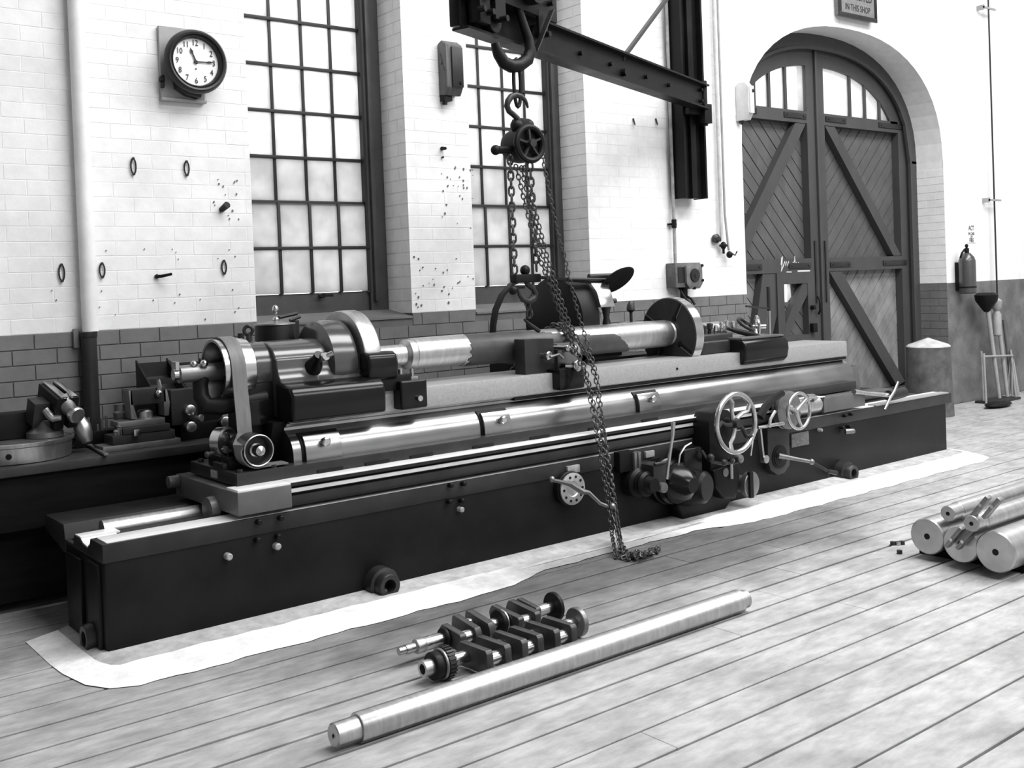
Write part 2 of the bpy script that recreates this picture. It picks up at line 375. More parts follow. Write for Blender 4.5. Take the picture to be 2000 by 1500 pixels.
# windows
def window(idx, x0, x1, zb, zt, cols, zrow, zr0):
    YG = 7.25; g = G()
    # surround frame set into the recess
    fy0, fy1 = 7.19, 7.33
    g.box((x0,fy0,1.52),(cols[0]-.005,fy1,zt)); g.box((cols[-1]+.005,fy0,1.52),(x1,fy1,zt))
    g.box((cols[0]-.005,fy0+.03,1.52),(cols[-1]+.005,fy1,zr0)); g.box((cols[0]-.005,fy0,zt-.08),(cols[-1]+.005,fy1,zt))
    w_ = struct(g, 'window_%d' % idx, FRAMEP, bevel=.004)
    part(G().box((cols[-1]+.03,fy0-.035,1.6),(cols[-1]+.065,fy0,zt)), 'stop_bead', FRAMEP, w_, bevel=.003)
    # sloping sill
    part(G().prism([(YW-.004,1.462),(7.34,1.462),(7.34,1.535),(7.19,1.53),(YW-.004,1.478)], 'X', x0+.002, x1-.002), 'sill', DADO, w_, smooth=False)
    for cx in cols[1:-1]:
        part(G().box((cx-.011,YG-.022,zr0+2*zrow),(cx+.011,YG+.02,zt-.08)), 'glazing_bar', BARP, w_, bevel=.002)
        part(G().box((cx-.011,YG-.055,zr0),(cx+.011,YG-.012,zr0+2*zrow)), 'glazing_bar', BARP, w_, bevel=.002)
    z = zr0; k = 0
    while z < zt-.1:
        yy = YG-.05 if k < 2 else YG-.02
        if k > 0:
            h = .018 if k == 2 else .012
            part(G().box((cols[0]-.01,yy-.015,z-h),(cols[-1]+.012,yy+.03,z+h)), 'cross_bar', BARP, w_, bevel=.002)
        for c in range(len(cols)-1):
            part(G().box((cols[c]+.004,yy+.008,z+.004),(cols[c+1]-.004,yy+.012,min(z+zrow,zt-.08)-.004)), 'pane', PANE if k < 3 else PANEU, w_, smooth=False)
        z += zrow; k += 1
    # sash stiles
    part(G().box((cols[0]-.01,YG-.06,zr0-.01),(cols[0]+.012,YG+.02,zt-.08)), 'sash_stile', BARP, w_); part(G().box((cols[-1]-.012,YG-.06,zr0-.01),(cols[-1]+.01,YG+.02,zt-.08)), 'sash_stile', BARP, w_)
    lt = G().cyl(((x0+x1)/2+.05,7.21,1.66),((x0+x1)/2+.05,7.16,1.66),.018).box(((x0+x1)/2+.01,7.155,1.65),((x0+x1)/2+.13,7.165,1.67))
    part(lt, 'sash_catch', IRON, w_)
    return w_
window(1, *WIN[0], [3.28,3.535,3.791,4.037,4.285], .3405, 1.682)
window(2, *WIN[1], [5.20,5.455,5.713,5.955,6.185], .3405, 1.682)

# ------------------------------------------------------------------ the big arched double door
YD = 7.25
def clip_poly(poly, nx, nz, c):
    out = []; n = len(poly)
    for i in range(n):
        a, b = poly[i], poly[(i+1)%n]; da = nx*a[0]+nz*a[1]-c; db = nx*b[0]+nz*b[1]-c
        if da <= 0: out.append(a)
        if (da < 0) != (db < 0) and abs(da-db) > 1e-9:
            t = da/(da-db); out.append((a[0]+(b[0]-a[0])*t, a[1]+(b[1]-a[1])*t))
    return out
def boards(parent, x0, x1, z0, z1, s, wd, m_, y0=YD+.095, y1=YD+.115, rs=0, name='board'):
    """diagonal boarding: s=+1 rises to the right"""
    nx, nz = -s*.7071, .7071; rr = random.Random(rs+int(x0*100))
    cs = [nx*x+nz*z for x in (x0,x1) for z in (z0,z1)]; c = min(cs)-rr.uniform(0,wd)
    while c < max(cs):
        p = [(x0,z0),(x1,z0),(x1,z1),(x0,z1)]
        p = clip_poly(p, nx, nz, c+wd-.005); p = clip_poly(p, -nx, -nz, -(c+.005)) if p else p
        if len(p) >= 3:
            ar = abs(sum(p[i][0]*p[(i+1)%len(p)][1]-p[(i+1)%len(p)][0]*p[i][1] for i in range(len(p))))/2
            if ar > .0008:
                dy = rr.uniform(-.002,.002); part(G().prism(p, 'Y', y0+dy, y1), name, m_, parent, smooth=False)
        c += wd
def arch_ring(i0, i1, ya, yb, xa=None, xb=None, n=40, zlow=None):
    """band of the arch between two insets, optionally only between xa and xb"""
    g = G(); a0 = DXC-DHW+i1 if xa is None else xa; a1 = DXC+DHW-i1 if xb is None else xb
    for i in range(n):
        u, v = a0+(a1-a0)*i/n, a0+(a1-a0)*(i+1)/n
        lo_u, lo_v = arch_z(u,i1), arch_z(v,i1); hu, hv = arch_z(u,i0), arch_z(v,i0)
        if zlow is not None: lo_u, lo_v = max(lo_u,zlow), max(lo_v,zlow)
        if hu-lo_u < .002 and hv-lo_v < .002: continue
        g.add([(u,ya,lo_u),(v,ya,lo_v),(v,ya,hv),(u,ya,hu),(u,yb,lo_u),(v,yb,lo_v),(v,yb,hv),(u,yb,hu)],
              [(0,1,2,3),(4,7,6,5),(0,4,5,1),(2,6,7,3),(0,3,7,4),(1,5,6,2)])
    return g
FI = .15
g = arch_ring(0, FI, 7.205, 7.36)
g.box((DX0,7.205,0),(DX0+FI,7.36,DZS+.03)); g.box((DX1-FI,7.205,0),(DX1,7.36,DZS+.03))
# fill the corners of the ring beside the springing
for sgn in (-1, 1):
    xs = [DXC+sgn*(DHW-FI*k/8) for k in range(9)]
    for a, b in zip(xs, xs[1:]):
        lo_, hi_ = min(a,b), max(a,b); g.add([(lo_,7.205,DZS),(hi_,7.205,DZS),(hi_,7.205,arch_z(hi_)),(lo_,7.205,arch_z(lo_)),(lo_,7.36,DZS),(hi_,7.36,DZS),(hi_,7.36,arch_z(hi_)),(lo_,7.36,arch_z(lo_))],
              [(0,1,2,3),(4,7,6,5),(0,4,5,1),(2,6,7,3),(0,3,7,4),(1,5,6,2)])
door = struct(g, 'door_1', DOORP)
part(arch_ring(FI-.005, FI+.03, 7.18, 7.215).box((DX1-FI-.03,7.18,0),(DX1-FI+.005,7.215,arch_z(DX1-FI-.03,FI-.005))).box((DX0+FI-.005,7.18,0),(DX0+FI+.03,7.215,arch_z(DX0+FI+.03,FI-.005))), 'stop_bead', DOORP, door)
XM = 10.25
def leaf(side):
    s = side; XA = XM+.004 if s > 0 else DX0+FI+.004; XB = DX1-FI-.004 if s > 0 else XM-.004
    mx0, mx1 = (XA, XA+.16) if s > 0 else (XB-.16, XB)          # meeting stile
    hx0, hx1 = (XB-.17, XB) if s > 0 else (XA, XA+.17)          # hinge stile
    px0, px1 = (mx1, hx0) if s > 0 else (hx1, mx0)
    g = G()
    def st(x0,x1,z0,z1): g.box((x0,YD,z0),(x1,YD+.12,z1))
    st(hx0,hx1,.02,3.47)
    n = 4
    for i in range(n):
        u, v = mx0+(mx1-mx0)*i/n, mx0+(mx1-mx0)*(i+1)/n
        g.add([(u,YD,.02),(v,YD,.02),(v,YD,arch_z(v,FI)),(u,YD,arch_z(u,FI)),(u,YD+.12,.02),(v,YD+.12,.02),(v,YD+.12,arch_z(v,FI)),(u,YD+.12,arch_z(u,FI))],
              [(0,1,2,3),(4,7,6,5),(0,4,5,1),(2,6,7,3),(0,3,7,4),(1,5,6,2)])
    st(px0,px1,3.375,3.51); st(px0,px1,1.70,1.855); st(px0,px1,.02,.25)
    lf = part(g, 'leaf', DOORP, door, smooth=False)
    xa, xb = (px0, XB-.01) if s > 0 else (XA+.01, px1)
    part(arch_ring(FI, FI+.2, YD, YD+.12, xa, xb, zlow=3.45), 'arched_rail', DOORP, lf)
    # boards
    boards(lf, px0, px1, 1.855, 3.375, s, .132, BOARD, rs=1)
    if s > 0: boards(lf, px0, px1, .25, 1.70, s, .132, BOARDL, rs=2)
    else: boards(lf, px0, 9.44, .25, 1.70, s, .132, BOARDL, rs=2)
    part(G().box((XA,YD+.118,.02),(XB,YD+.135,3.45)) if s > 0 else G().box((XA,YD+.118,.02),(9.44,YD+.135,3.45)).box((9.44,YD+.118,1.70),(XB,YD+.135,3.45)).box((9.44,YD+.118,.02),(XB,YD+.135,1.37)).box((9.80,YD+.118,1.37),(XB,YD+.135,1.70)).box((9.44,YD+.118,1.37),(9.612,YD+.135,1.70)), 'light_stop', IRON, lf, smooth=False)  # dark sheet added behind the boards to block daylight through their gaps
    # diagonal braces
    if s > 0:
        br = [((10.43,3.37),(10.62,3.37),(11.93,1.86),(11.76,1.86)), ((10.43,1.695),(10.66,1.695),(11.93,.30),(11.75,.255))]
    else:
        br = [((10.07,3.37),(9.88,3.37),(8.77,1.95),(8.77,1.86),(8.90,1.86)), ((9.44,1.695),(9.22,1.695),(8.86,.26),(9.06,.26),(9.44,1.25))]
    for b in br: part(G().prism(list(b), 'Y', YD+.006, YD+.098), 'brace', DOORP, lf, smooth=False)
    # glazing
    if s > 0: cuts = [px0+.012] + [at(x,y,Y=YD).x for x,y in ((1661.5,190),(1690.5,190),(1719,205))] + [XB-.13]
    else: cuts = [XA+.13] + [at(1474,170,Y=YD).x] + [at(x,170,Y=YD).x for x in (1503.5,1535.5)] + [px1-.012]
    for i in range(len(cuts)-1):
        u0, u1 = cuts[i]+.004, cuts[i+1]-.004; n = 8
        tp = [(u0+(u1-u0)*k/n, max(3.5, arch_z(u0+(u1-u0)*k/n, FI+.17))) for k in range(n+1)]
        part(G().prism([(u0,3.49),(u1,3.49)]+tp[::-1], 'Y', YD+.03, YD+.034), 'pane', PANED, lf, smooth=False)
    for cx in cuts[1:-1]:
        zt = arch_z(cx, FI+.15)
        if zt > 3.56: part(G().box((cx-.018,YD+.005,3.5),(cx+.018,YD+.05,zt)), 'glazing_bar', DOORP, lf)
    # strap irons
    for z in (3.45, 1.775):
        a = (mx1+.02, mx1+.42) if s > 0 else (mx0-.42, mx0-.02)
        b = (hx0-.42, hx0+.1) if s > 0 else (hx1-.1, hx1+.42)
        for q in (a, b): part(G().box((q[0],YD-.012,z-.03),(q[1],YD+.002,z+.03)).cyl((q[0]+.05,YD-.02,z),(q[0]+.05,YD,z),.012,n=8).cyl((q[1]-.05,YD-.02,z),(q[1]-.05,YD,z),.012,n=8), 'strap_hinge', MIDM, lf, bevel=.003)
    return lf
leafR = leaf(1); leafL = leaf(-1)
part(G().box((XM+.03,YD-.014,1.35),(XM+.055,YD,2.05)).box((XM+.085,YD-.014,1.35),(XM+.105,YD,2.05)), 'slide_bolt', MIDM, leafR)
part(G().box((XM-.11,YD-.014,1.35),(XM-.08,YD,2.05)), 'slide_bolt', MIDM, leafL)
part(G().box((XM-.02,YD-.03,.02),(XM+.02,YD,4.22)), 'meeting_bead', DOORP, leafL, bevel=.006)
# wicket door inside the left leaf
wk = G(); 
for b in ((9.44,9.56,.05,1.70),(9.985,10.09,.05,1.70),(9.56,9.985,1.575,1.70),(9.56,9.985,.86,1.0),(9.56,9.985,.05,.25)): wk.box((b[0],YD-.012,b[2]),(b[1],YD+.1,b[3]))
wick = part(wk, 'wicket_door', DOORP, leafL, smooth=False)
def wpart(g, name, m_, **k): return part(g, name, m_, leafL, **k)
p_ = [(9.575,1.40),(9.70,1.40),(9.70,1.57),(9.575,1.57)]
wpart(G().prism([(9.612,1.37),(9.72,1.37),(9.79,1.43),(9.77,1.58),(9.612,1.58)], 'Y', YD+.07, YD+.074), 'wicket_pane', PANED, smooth=False)
boards(leafL, 9.565, 9.985, 1.0, 1.375, -1, .13, BOARD, y0=YD+.07, y1=YD+.09, rs=5, name='wicket_board')
boards(leafL, 9.79, 9.985, 1.375, 1.575, -1, .13, BOARD, y0=YD+.07, y1=YD+.09, rs=6, name='wicket_board')
boards(leafL, 9.565, 9.985, .25, .86, -1, .13, BOARD, y0=YD+.07, y1=YD+.09, rs=7, name='wicket_board')
wpart(G().prism([(9.985,1.575),(9.90,1.575),(9.56,1.12),(9.56,1.0),(9.60,1.0),(9.985,1.45)], 'Y', YD-.006, YD+.07), 'wicket_brace', DOORP, smooth=False)
wpart(G().box((10.0,YD-.06,1.02),(10.08,YD-.012,1.12)).cyl((10.04,YD-.06,1.30),(10.04,YD-.012,1.30),.025), 'rim_lock', IRON, bevel=.006)
wpart(G().tube([(10.16,YD-.02,1.42),(10.15,YD-.05,1.38),(10.15,YD-.05,1.26),(10.16,YD-.02,1.22)], .012, 8), 'pull_handle', IRON)
# chalk scrawl on the middle rail
ck = G(); rr = random.Random(5); x = 9.50; pts = []
sc = [(0,0),(.015,.10),(.03,.13),(.02,.02),(.0,-.10),(.05,.0),(.07,.05),(.085,-.02),(.10,.05),(.12,-.02),(.14,.05),(.16,-.02),(.18,.01),(.21,.01),(.24,.0),(.22,.03),(.25,.04),(.262,.13),(.262,-.02),(.29,.03),(.31,-.03),(.33,.03)]
ck.tube([(9.53+a*.95, YD-.002, 1.79+b*.72) for a,b in sc], .0045, 6)
ck.tube([(9.62,YD-.002,1.708),(9.71,YD-.002,1.706)], .006, 6); ck.tube([(9.82,YD-.002,1.712),(10.04,YD-.002,1.712)], .009, 6)
part(ck, 'chalk_writing', CHALK, leafL, label='loose white chalk scrawl on the middle rail')

# ------------------------------------------------------------------ things on the wall
# rainwater pipe, white above and dark below the dado line
g0 = (2.035, YW-.06, 0)
pipe = thing('drain_pipe', 'thick vertical drain pipe on the wall left of the clock, white above and black below', 'pipe', g0)
part(G().cyl((2.025,YW-.06,1.5),(2.025,YW-.06,8.1),.049,n=24), 'upper_pipe', WHITE, pipe)
part(G().cyl((2.012,YW-.058,.0),(2.012,YW-.058,1.49),.047,n=24).lathe((2.012,YW-.058,1.46),(0,0,1),[(0,.048),(.01,.052),(.035,.052),(.04,.048)]), 'lower_pipe', MIDM, pipe)
part(G().box((1.93,YW-.03,1.40),(1.965,YW-.003,1.52)), 'pipe_bracket', DADO, pipe, bevel=.006)
# clock
cc = V((2.74, YW, 3.245)); clk = thing('wall_clock', 'round wall clock with thick dark rim on a grey backboard', 'clock', (cc.x, YW, 2.99))
part(G().box((2.55,YW-.03,2.985),(2.845,YW,3.47)), 'backboard', PAINTED, clk, bevel=.004)
part(G().box((2.545,YW-.05,2.98),(2.85,YW,3.0)), 'backboard_ledge', PAINTED, clk, bevel=.003)
cx, cz = 2.755, 3.235; yf = YW-.15
part(G().lathe((cx,YW-.03,cz),(0,-1,0),[(0,.15),(.06,.15),(.075,.18)],40), 'clock_case', MIDM, clk)
part(G().lathe((cx,YW-.10,cz),(0,-1,0),[(-.02,.15),(0,.2),(.02,.212),(.045,.205),(.062,.19),(.058,.178),(.045,.172),(.05,.165),(.04,.158),(.012,.154)],48,False), 'clock_rim', MIDM, clk)
dl = part(G().lathe((cx,YW-.112,cz),(0,-1,0),[(0,.16),(.004,.156),(.006,.0)],48,False), 'dial', DIAL, clk)
for h in range(1,13):
    a = PI/2-h*PI/6; me_c = (cx+.124*math.cos(a), YW-.121, cz+.124*math.sin(a))
    text_part(str(h), .055, 'numeral', INK, dl, me_c, .8)
def hand(ang, L_, w_, nm):
    d = V((math.cos(ang),0,math.sin(ang))); nrm = V((-d.z,0,d.x)); c0 = V((cx,YW-.125,cz))
    q = [c0-d*.015-nrm*w_*.5, c0+d*L_*.55-nrm*w_*.35, c0+d*L_*.72-nrm*w_*.8, c0+d*L_, c0+d*L_*.72+nrm*w_*.8, c0+d*L_*.55+nrm*w_*.35, c0-d*.015+nrm*w_*.5]
    part(G().prism([(p.x,p.z) for p in q], 'Y', YW-.127, YW-.124), nm, MIDM, dl, smooth=False)
hand(R_(112), .098, .012, 'hour_hand'); hand(R_(3), .128, .009, 'minute_hand')
part(G().cyl((cx,YW-.118,cz),(cx,YW-.13,cz),.011,n=12).cyl((cx,YW-.118,cz-.045),(cx,YW-.122,cz-.045),.005,n=10), 'spindle_boss', INK, dl)
part(G().prism([(2.625,3.12),(2.635,3.06),(2.70,3.02),(2.79,3.005),(2.80,3.05)], 'Y', YW-.10, YW-.03), 'pendulum_box', MIDM, clk, bevel=.004)
part(G().cyl((2.53,YW-.06,3.11),(2.56,YW-.06,3.11),.018).box((2.545,YW-.07,3.06),(2.56,YW-.03,3.14)), 'winding_knob', IRON, clk)
# timber fuse box on the pier
def chamfer_box(x0,x1,z0,z1,c,y0,y1): return G().prism([(x0,z0),(x1-c*1.2,z0),(x1,z0+c*1.6),(x1,z1-c),(x1-c,z1),(x0+c*.6,z1),(x0,z1-c*.6)], 'Y', y0, y1)
fb = thing('fuse_box', 'narrow dark timber box fixed high on the white brick pier', 'fuse box', (4.84,YW,3.17))
part(G().prism([(YW,3.20),(YW,3.60),(YW-.05,3.62),(YW-.11,3.58),(YW-.11,3.25),(YW-.07,3.19)], 'X', 4.78, 4.935), 'box_body', WOODG, fb, bevel=.005)
part(G().box((4.825,YW-.128,3.25),(4.93,YW-.11,3.565)), 'box_door', MIDM, fb, bevel=.004)
part(G().cyl((4.90,YW-.14,3.285),(4.90,YW-.128,3.285),.012,n=12), 'door_knob', IRON, fb)
part(G().cyl((4.80,YW-.04,3.12),(4.80,YW-.04,3.20),.02).box((4.785,YW-.06,3.15),(4.86,YW,3.21)), 'cable_entry', IRON, fb)
a0 = V((4.778,YW-.05,3.50)); part(G().tube([(4.779,YW-.035,3.52),(4.779,YW-.085,3.38)],.004,6).tube([(4.779,YW-.04,3.43),(4.779,YW-.062,3.46)],.004,6), 'painted_mark', INK, fb)
# white switch box by the door
wb = thing('switch_box', 'white painted box with cut corner on the wall edge beside the arched door', 'box', (8.44,YW,3.19))
part(G().prism([(YW-.0,3.23),(YW-.12,3.23),(YW-.16,3.30),(YW-.16,3.55),(YW-.12,3.60),(YW-.03,3.605),(YW,3.58)], 'X', 8.37, 8.445), 'box_body', mat('off_white_paint',.62,.6,lo=.9,hi=1.05,scale=12), wb, bevel=.004)
part(G().box((8.38,YW-.175,3.29),(8.44,YW-.16,3.56)), 'box_cover', WHITE, wb, bevel=.004)
part(G().cyl((8.42,YW-.19,3.50),(8.42,YW-.175,3.52),.013,n=10).lathe((8.40,YW-.04,3.235),(0,0,-1),[(0,.03),(.03,.024),(.045,.0)]), 'box_knob', MIDM, wb)
# rusty junction box with conduit
jb = thing('junction_box', 'dark iron junction box low on the white wall above the machine', 'junction box', (7.42,YW,1.55))
part(G().box((7.28,YW-.12,1.60),(7.44,YW,1.83)), 'side_box', mat('rusty_iron',.085,.7,lo=.6,hi=1.4,scale=16,bump=.4), jb, bevel=.008)
part(G().prism([(7.40,1.63),(7.44,1.585),(7.58,1.585),(7.62,1.63),(7.62,1.79),(7.585,1.83),(7.43,1.83),(7.40,1.80)], 'Y', YW-.15, YW), 'main_box', mat('rusty_iron_light',.13,.7,lo=.6,hi=1.3,scale=16,bump=.4), jb, bevel=.006)
part(G().lathe((7.51,YW-.15,1.71),(0,-1,0),[(0,.065),(.012,.06),(.014,.02),(.02,.018),(.02,0)]), 'cover_disc', MIDM, jb)
for x,z in ((7.615,1.80),(7.615,1.66),(7.50,1.59)): part(G().cyl((x,YW-.13,z),(x,YW-.16,z),.014,n=8), 'cover_bolt', IRON, jb)
part(G().box((7.31,YW-.125,1.65),(7.40,YW-.118,1.79)), 'side_cover', MIDM, jb)
part(G().cyl((7.44,YW-.07,1.50),(7.44,YW-.07,1.60),.035).tube([(7.44,YW-.07,1.53),(7.44,YW-.16,1.49),(7.44,YW-.2,1.44)],.012,8).tube([(7.38,YW-.07,1.60),(7.38,YW-.12,1.52),(7.38,YW-.2,1.45)],.01,8), 'cable_gland', IRON, jb)
cd = thing('conduit_pipe', 'thin vertical conduit running up the wall from the junction box', 'pipe', (7.36,YW-.04,1.83))
part(G().cyl((7.36,YW-.05,1.82),(7.355,YW-.05,8.0),.016,n=10), 'conduit', mat('pale_conduit',.30,.6,lo=.6,hi=1.3,scale=9), cd)
part(G().cyl((7.36,YW-.05,2.16),(7.36,YW-.05,2.24),.024,n=10).box((7.32,YW-.03,2.19),(7.42,YW,2.205)), 'conduit_clip', IRON, cd)
# gas pipes with taps
gp = thing('tap_pipes', 'pair of thin pipes ending in small taps on the wall left of the arched door', 'pipe', (8.06,YW,1.84))
PIPEW = mat('dusty_white_pipe',.50,.7,lo=.75,hi=1.1,scale=10)
part(G().cyl((8.04,YW-.04,2.04),(8.04,YW-.04,7.6),.018,n=10), 'pipe', PIPEW, gp)
part(G().tube([(8.10,YW-.04,7.6),(8.10,YW-.04,2.3),(8.12,YW-.05,2.0),(8.13,YW-.05,1.94)],.012,8), 'pipe', PAINTED, gp)
part(G().lathe((7.97,YW-.01,2.06),(0,-1,0),[(0,.04),(.03,.045),(.05,.02)]).box((7.93,YW-.05,2.03),(8.02,YW-.01,2.07)), 'wall_plate', MIDM, gp)
part(G().ball((8.05,YW-.05,1.99),.03,12,(1,1,1.3)).cyl((8.0,YW-.05,1.99),(8.10,YW-.05,1.99),.012).cyl((8.05,YW-.05,1.99),(8.05,YW-.05,1.91),.012), 'tap', IRON, gp)
part(G().ball((8.125,YW-.06,1.90),.032,12,(1,1,1.1)).tube([(8.125,YW-.06,1.93),(8.16,YW-.1,1.89),(8.18,YW-.11,1.93)],.008,6), 'tap', IRON, gp)
# wall staples, pegs
def staple(px, py, h, k):
    c = at(px, py, Y=YW); n = 20
    g = G().tube([(c.x+.016*math.cos(2*PI*i/n), YW-.006, c.z+h/2*math.sin(2*PI*i/n)) for i in range(n)], .005, 6, True)
    g.cyl((c.x,YW,c.z+h/2),(c.x,YW-.014,c.z+h/2),.009,n=8); 
    if k: g.cyl((c.x,YW,c.z-h/2),(c.x,YW-.014,c.z-h/2),.009,n=8)
    return g, (c.x, YW, c.z-h/2)
for (px,py,h,lab) in ((260,325,.10,'iron wall staple below the clock, upper left of the pair'),(364,329,.09,'iron wall staple below the clock, nearest the window on the upper row'),(120,533,.10,'iron wall staple left of the drain pipe near the dado'),(199,528,.085,'iron wall staple just right of the drain pipe'),(437,522,.085,'iron wall staple low on the wall beside the first window')):
    g, l = staple(px,py,h,True); solo(g, 'wall_staple', MIDM, lab, 'staple', l, 'iron staples in the white wall')
c = at(306,540,Y=YW); e = at(336,535,Y=YW-.06)
solo(G().tube([c,(c.x+.02,YW-.03,c.z),e],[.012,.011,.009],8).ball((c.x,YW-.005,c.z),.016,8), 'wall_peg', IRON, 'short dark peg sticking out of the wall above the dado', 'peg', tuple(c))
c = at(433,405,Y=YW); solo(G().cyl((c.x,YW,c.z-.015),(c.x+.01,YW-.07,c.z+.012),.02,.024,n=10), 'wall_plug', IRON, 'stubby dark plug in chipped wall left of the first window', 'plug', tuple(c))
c = at(863,290,Y=YW); solo(G().cyl((c.x,YW,c.z),(c.x,YW-.05,c.z-.005),.016,.012,n=10).cyl((c.x,YW,c.z-.07),(c.x,YW-.015,c.z-.07),.008,n=8), 'wall_plug', IRON, 'small dark plug in the pier below the timber box', 'plug', tuple(c))
for px_, lab in ((1237,'small dark nail in the wall left of its twin under the crane beam'),(1281,'small dark nail in the wall right of its twin near the crane post')):
    c = at(px_,238,Y=YW); solo(G().cyl((c.x,YW,c.z+.03),(c.x,YW-.02,c.z-.03),.008,.006,n=8), 'wall_nail', MIDM, lab, 'nail', tuple(c), 'nails under the crane beam')
# chipped paint flecks
ch = G(); rr = random.Random(9)
def flecks(px0,px1,py0,py1,n,smax):
    for _ in range(n):
        c = at(rr.uniform(px0,px1), rr.uniform(py0,py1), Y=YW); s = rr.uniform(.003,smax*.62); k = 6; a0 = rr.uniform(0,6)
        ch.prism([(c.x+s*rr.uniform(.5,1)*math.cos(a0+2*PI*i/k), c.z+s*rr.uniform(.6,1.5)*math.sin(a0+2*PI*i/k)) for i in range(k)], 'Y', YW-.0035, YW+.004)
flecks(415,470,350,430,16,.016); flecks(860,925,320,450,26,.016); flecks(806,925,500,600,26,.016); flecks(60,480,560,630,16,.009); flecks(180,480,420,520,10,.008)
o = part(ch, 'chipped_paint', mat('bare_brick_chip',.16,.9), wall_back, smooth=False); o['kind'] = 'stuff'
# enamel sign above the door
sg = thing('wall_sign', 'weathered grey notice board on the wall above the arched door', 'sign', (10.42,YW,4.50))
part(G().box((10.09,YW-.07,4.50),(10.77,YW,5.06)), 'sign_board', mat('weathered_sign_paint',.17,.6,lo=.8,hi=1.2,scale=9), sg, bevel=.012)
part(G().box((10.07,YW-.085,4.485),(10.79,YW-.06,4.53)).box((10.07,YW-.085,4.53),(10.105,YW-.06,5.08)).box((10.755,YW-.085,4.53),(10.79,YW-.06,5.08)).box((10.07,YW-.085,5.05),(10.79,YW-.06,5.10)), 'sign_frame', MIDM, sg, bevel=.004)
text_part('SMOKING', .15, 'lettering', INK, sg, (10.43,YW-.072,4.92), .78)
text_part('PROHIBITED', .17, 'lettering', INK, sg, (10.43,YW-.072,4.745), .60)
text_part('IN THIS SHOP', .10, 'lettering', INK, sg, (10.43,YW-.072,4.60), .78)
# paper notice by the extinguisher
pn = thing('paper_notice', 'small white paper notice above the fire extinguisher', 'notice', (12.86,YW,2.0))
part(G().box((12.75,YW-.006,1.99),(12.98,YW,2.22)), 'sheet', PAPER, pn, smooth=False)
for t_, s_, z_ in (('ACT',.085,2.175),('IN CASE',.05,2.105),('OF',.05,2.065),('FIRE',.075,2.02)): text_part(t_, s_, 'lettering', INK, pn, (12.865,YW-.0085,z_), .8)
# right-hand pipe with brackets
rp_ = thing('wall_pipe', 'thin dark vertical pipe with brackets on the wall at the right edge', 'pipe', (13.33,YW,1.3))
part(G().cyl((13.33,YW-.08,1.2),(13.315,YW-.08,8.0),.011,n=8), 'pipe', MIDM, rp_)
for z_ in (4.98, 2.53): part(G().box((13.17,YW-.1,z_-.012),(13.47,YW-.085,z_+.012)).box((13.17,YW-.1,z_-.03),(13.185,YW,z_+.03)), 'pipe_bracket', PAINTED, rp_)
# fire extinguisher
fx = thing('fire_extinguisher', 'cylindrical fire extinguisher hanging on the wall right of the door', 'extinguisher', (12.49,YW-.14,1.37))
part(G().lathe((12.49,YW-.14,1.36),(0,0,1),[(0,.085),(.01,.1),(.02,.1),(.40,.1),(.45,.085),(.49,.05),(.5,.04)],28), 'cylinder', mat('extinguisher_paint',.05,.3,lo=.85,hi=1.1,coat=.4), fx)
part(G().cyl((12.49,YW-.14,1.86),(12.49,YW-.14,1.92),.028).cyl((12.49,YW-.14,1.92),(12.49,YW-.14,1.96),.014).ball((12.49,YW-.14,1.95),.022,10), 'valve', IRON, fx)
part(G().tube([(12.49,YW-.14,1.89),(12.43,YW-.14,1.90),(12.375,YW-.14,1.86),(12.37,YW-.12,1.80)],.012,8), 'nozzle', IRON, fx)
part(G().lathe((12.49,YW-.14,1.43),(0,0,1),[(0,.102),(.02,.102)],28,False).box((12.45,YW-.06,1.4),(12.53,YW,1.75)), 'band', IRON, fx)

# ------------------------------------------------------------------ stone bollard, tools by the wall
bx, by = 11.27, 6.55
bo = thing('stone_bollard', 'stout stone bollard with pale conical top beside the arched door', 'bollard', (bx,by,0))
part(G().lathe((bx,by,0),(0,0,1),[(0,.262),(.2,.256),(.5,.246),(.79,.24)],30), 'shaft', STONE, bo)
part(G().lathe((bx,by,.79),(0,0,1),[(0,.242),(.01,.24),(.03,.215),(.105,0.0)],30), 'conical_top', STONEW, bo)
tr = thing('tool_rack', 'low metal rack against the wall at the right edge holding brooms', 'rack', (12.9,6.6,0))
part(G().tube([(12.55,6.55,0),(12.58,6.58,.62)],.014,8), 'rail', PAINTED, tr); part(G().tube([(12.62,6.62,0),(12.64,6.64,.64)],.012,8), 'rail', PAINTED, tr)
part(G().tube([(13.2,6.5,0),(13.2,6.55,.62)],.014,8), 'rail', PAINTED, tr); part(G().tube([(12.58,6.58,.58),(13.2,6.53,.55)],.012,8), 'cross_rail', PAINTED, tr)
part(G().box((12.56,6.45,.0),(13.22,6.7,.03)), 'foot_plate', MIDM, tr)
def broom(x, y, h, ang, hd, lab, k):
    t = thing('broom', lab, 'broom', (x,y,.04)); tp = V((x+ang,y+.08,h))
    part(G().cyl((x,y,.04),tp,.022,.028,n=12), 'handle', WOODG if k else PAINTED, t)
    if hd == 'round': part(G().lathe(tp,(0,0,1),[(-.16,.03),(-.12,.06),(-.02,.13),(.05,.14),(.08,.10),(.06,0)],18), 'head', IRON, t)
    elif hd == 'socket': part(G().lathe(tp-V((0,0,.42)),(0,0,1),[(0,.03),(.02,.05),(.28,.055),(.32,.03),(.36,.06),(.45,.07),(.48,.03)],16), 'head', PAINTED, t)
    else:
        g = G(); q = random.Random(4)
        for i in range(40):
            a = q.uniform(0,2*PI); d = q.uniform(0,.06); g.cyl((x+d*.4*math.cos(a),y+d*.4*math.sin(a),.5),(x+d*2*math.cos(a),y+d*1.2*math.sin(a),.04),.005,n=5)
        o = part(g, 'bristles', mat('straw',.33,.8), t); o['kind'] = 'stuff'
    return t
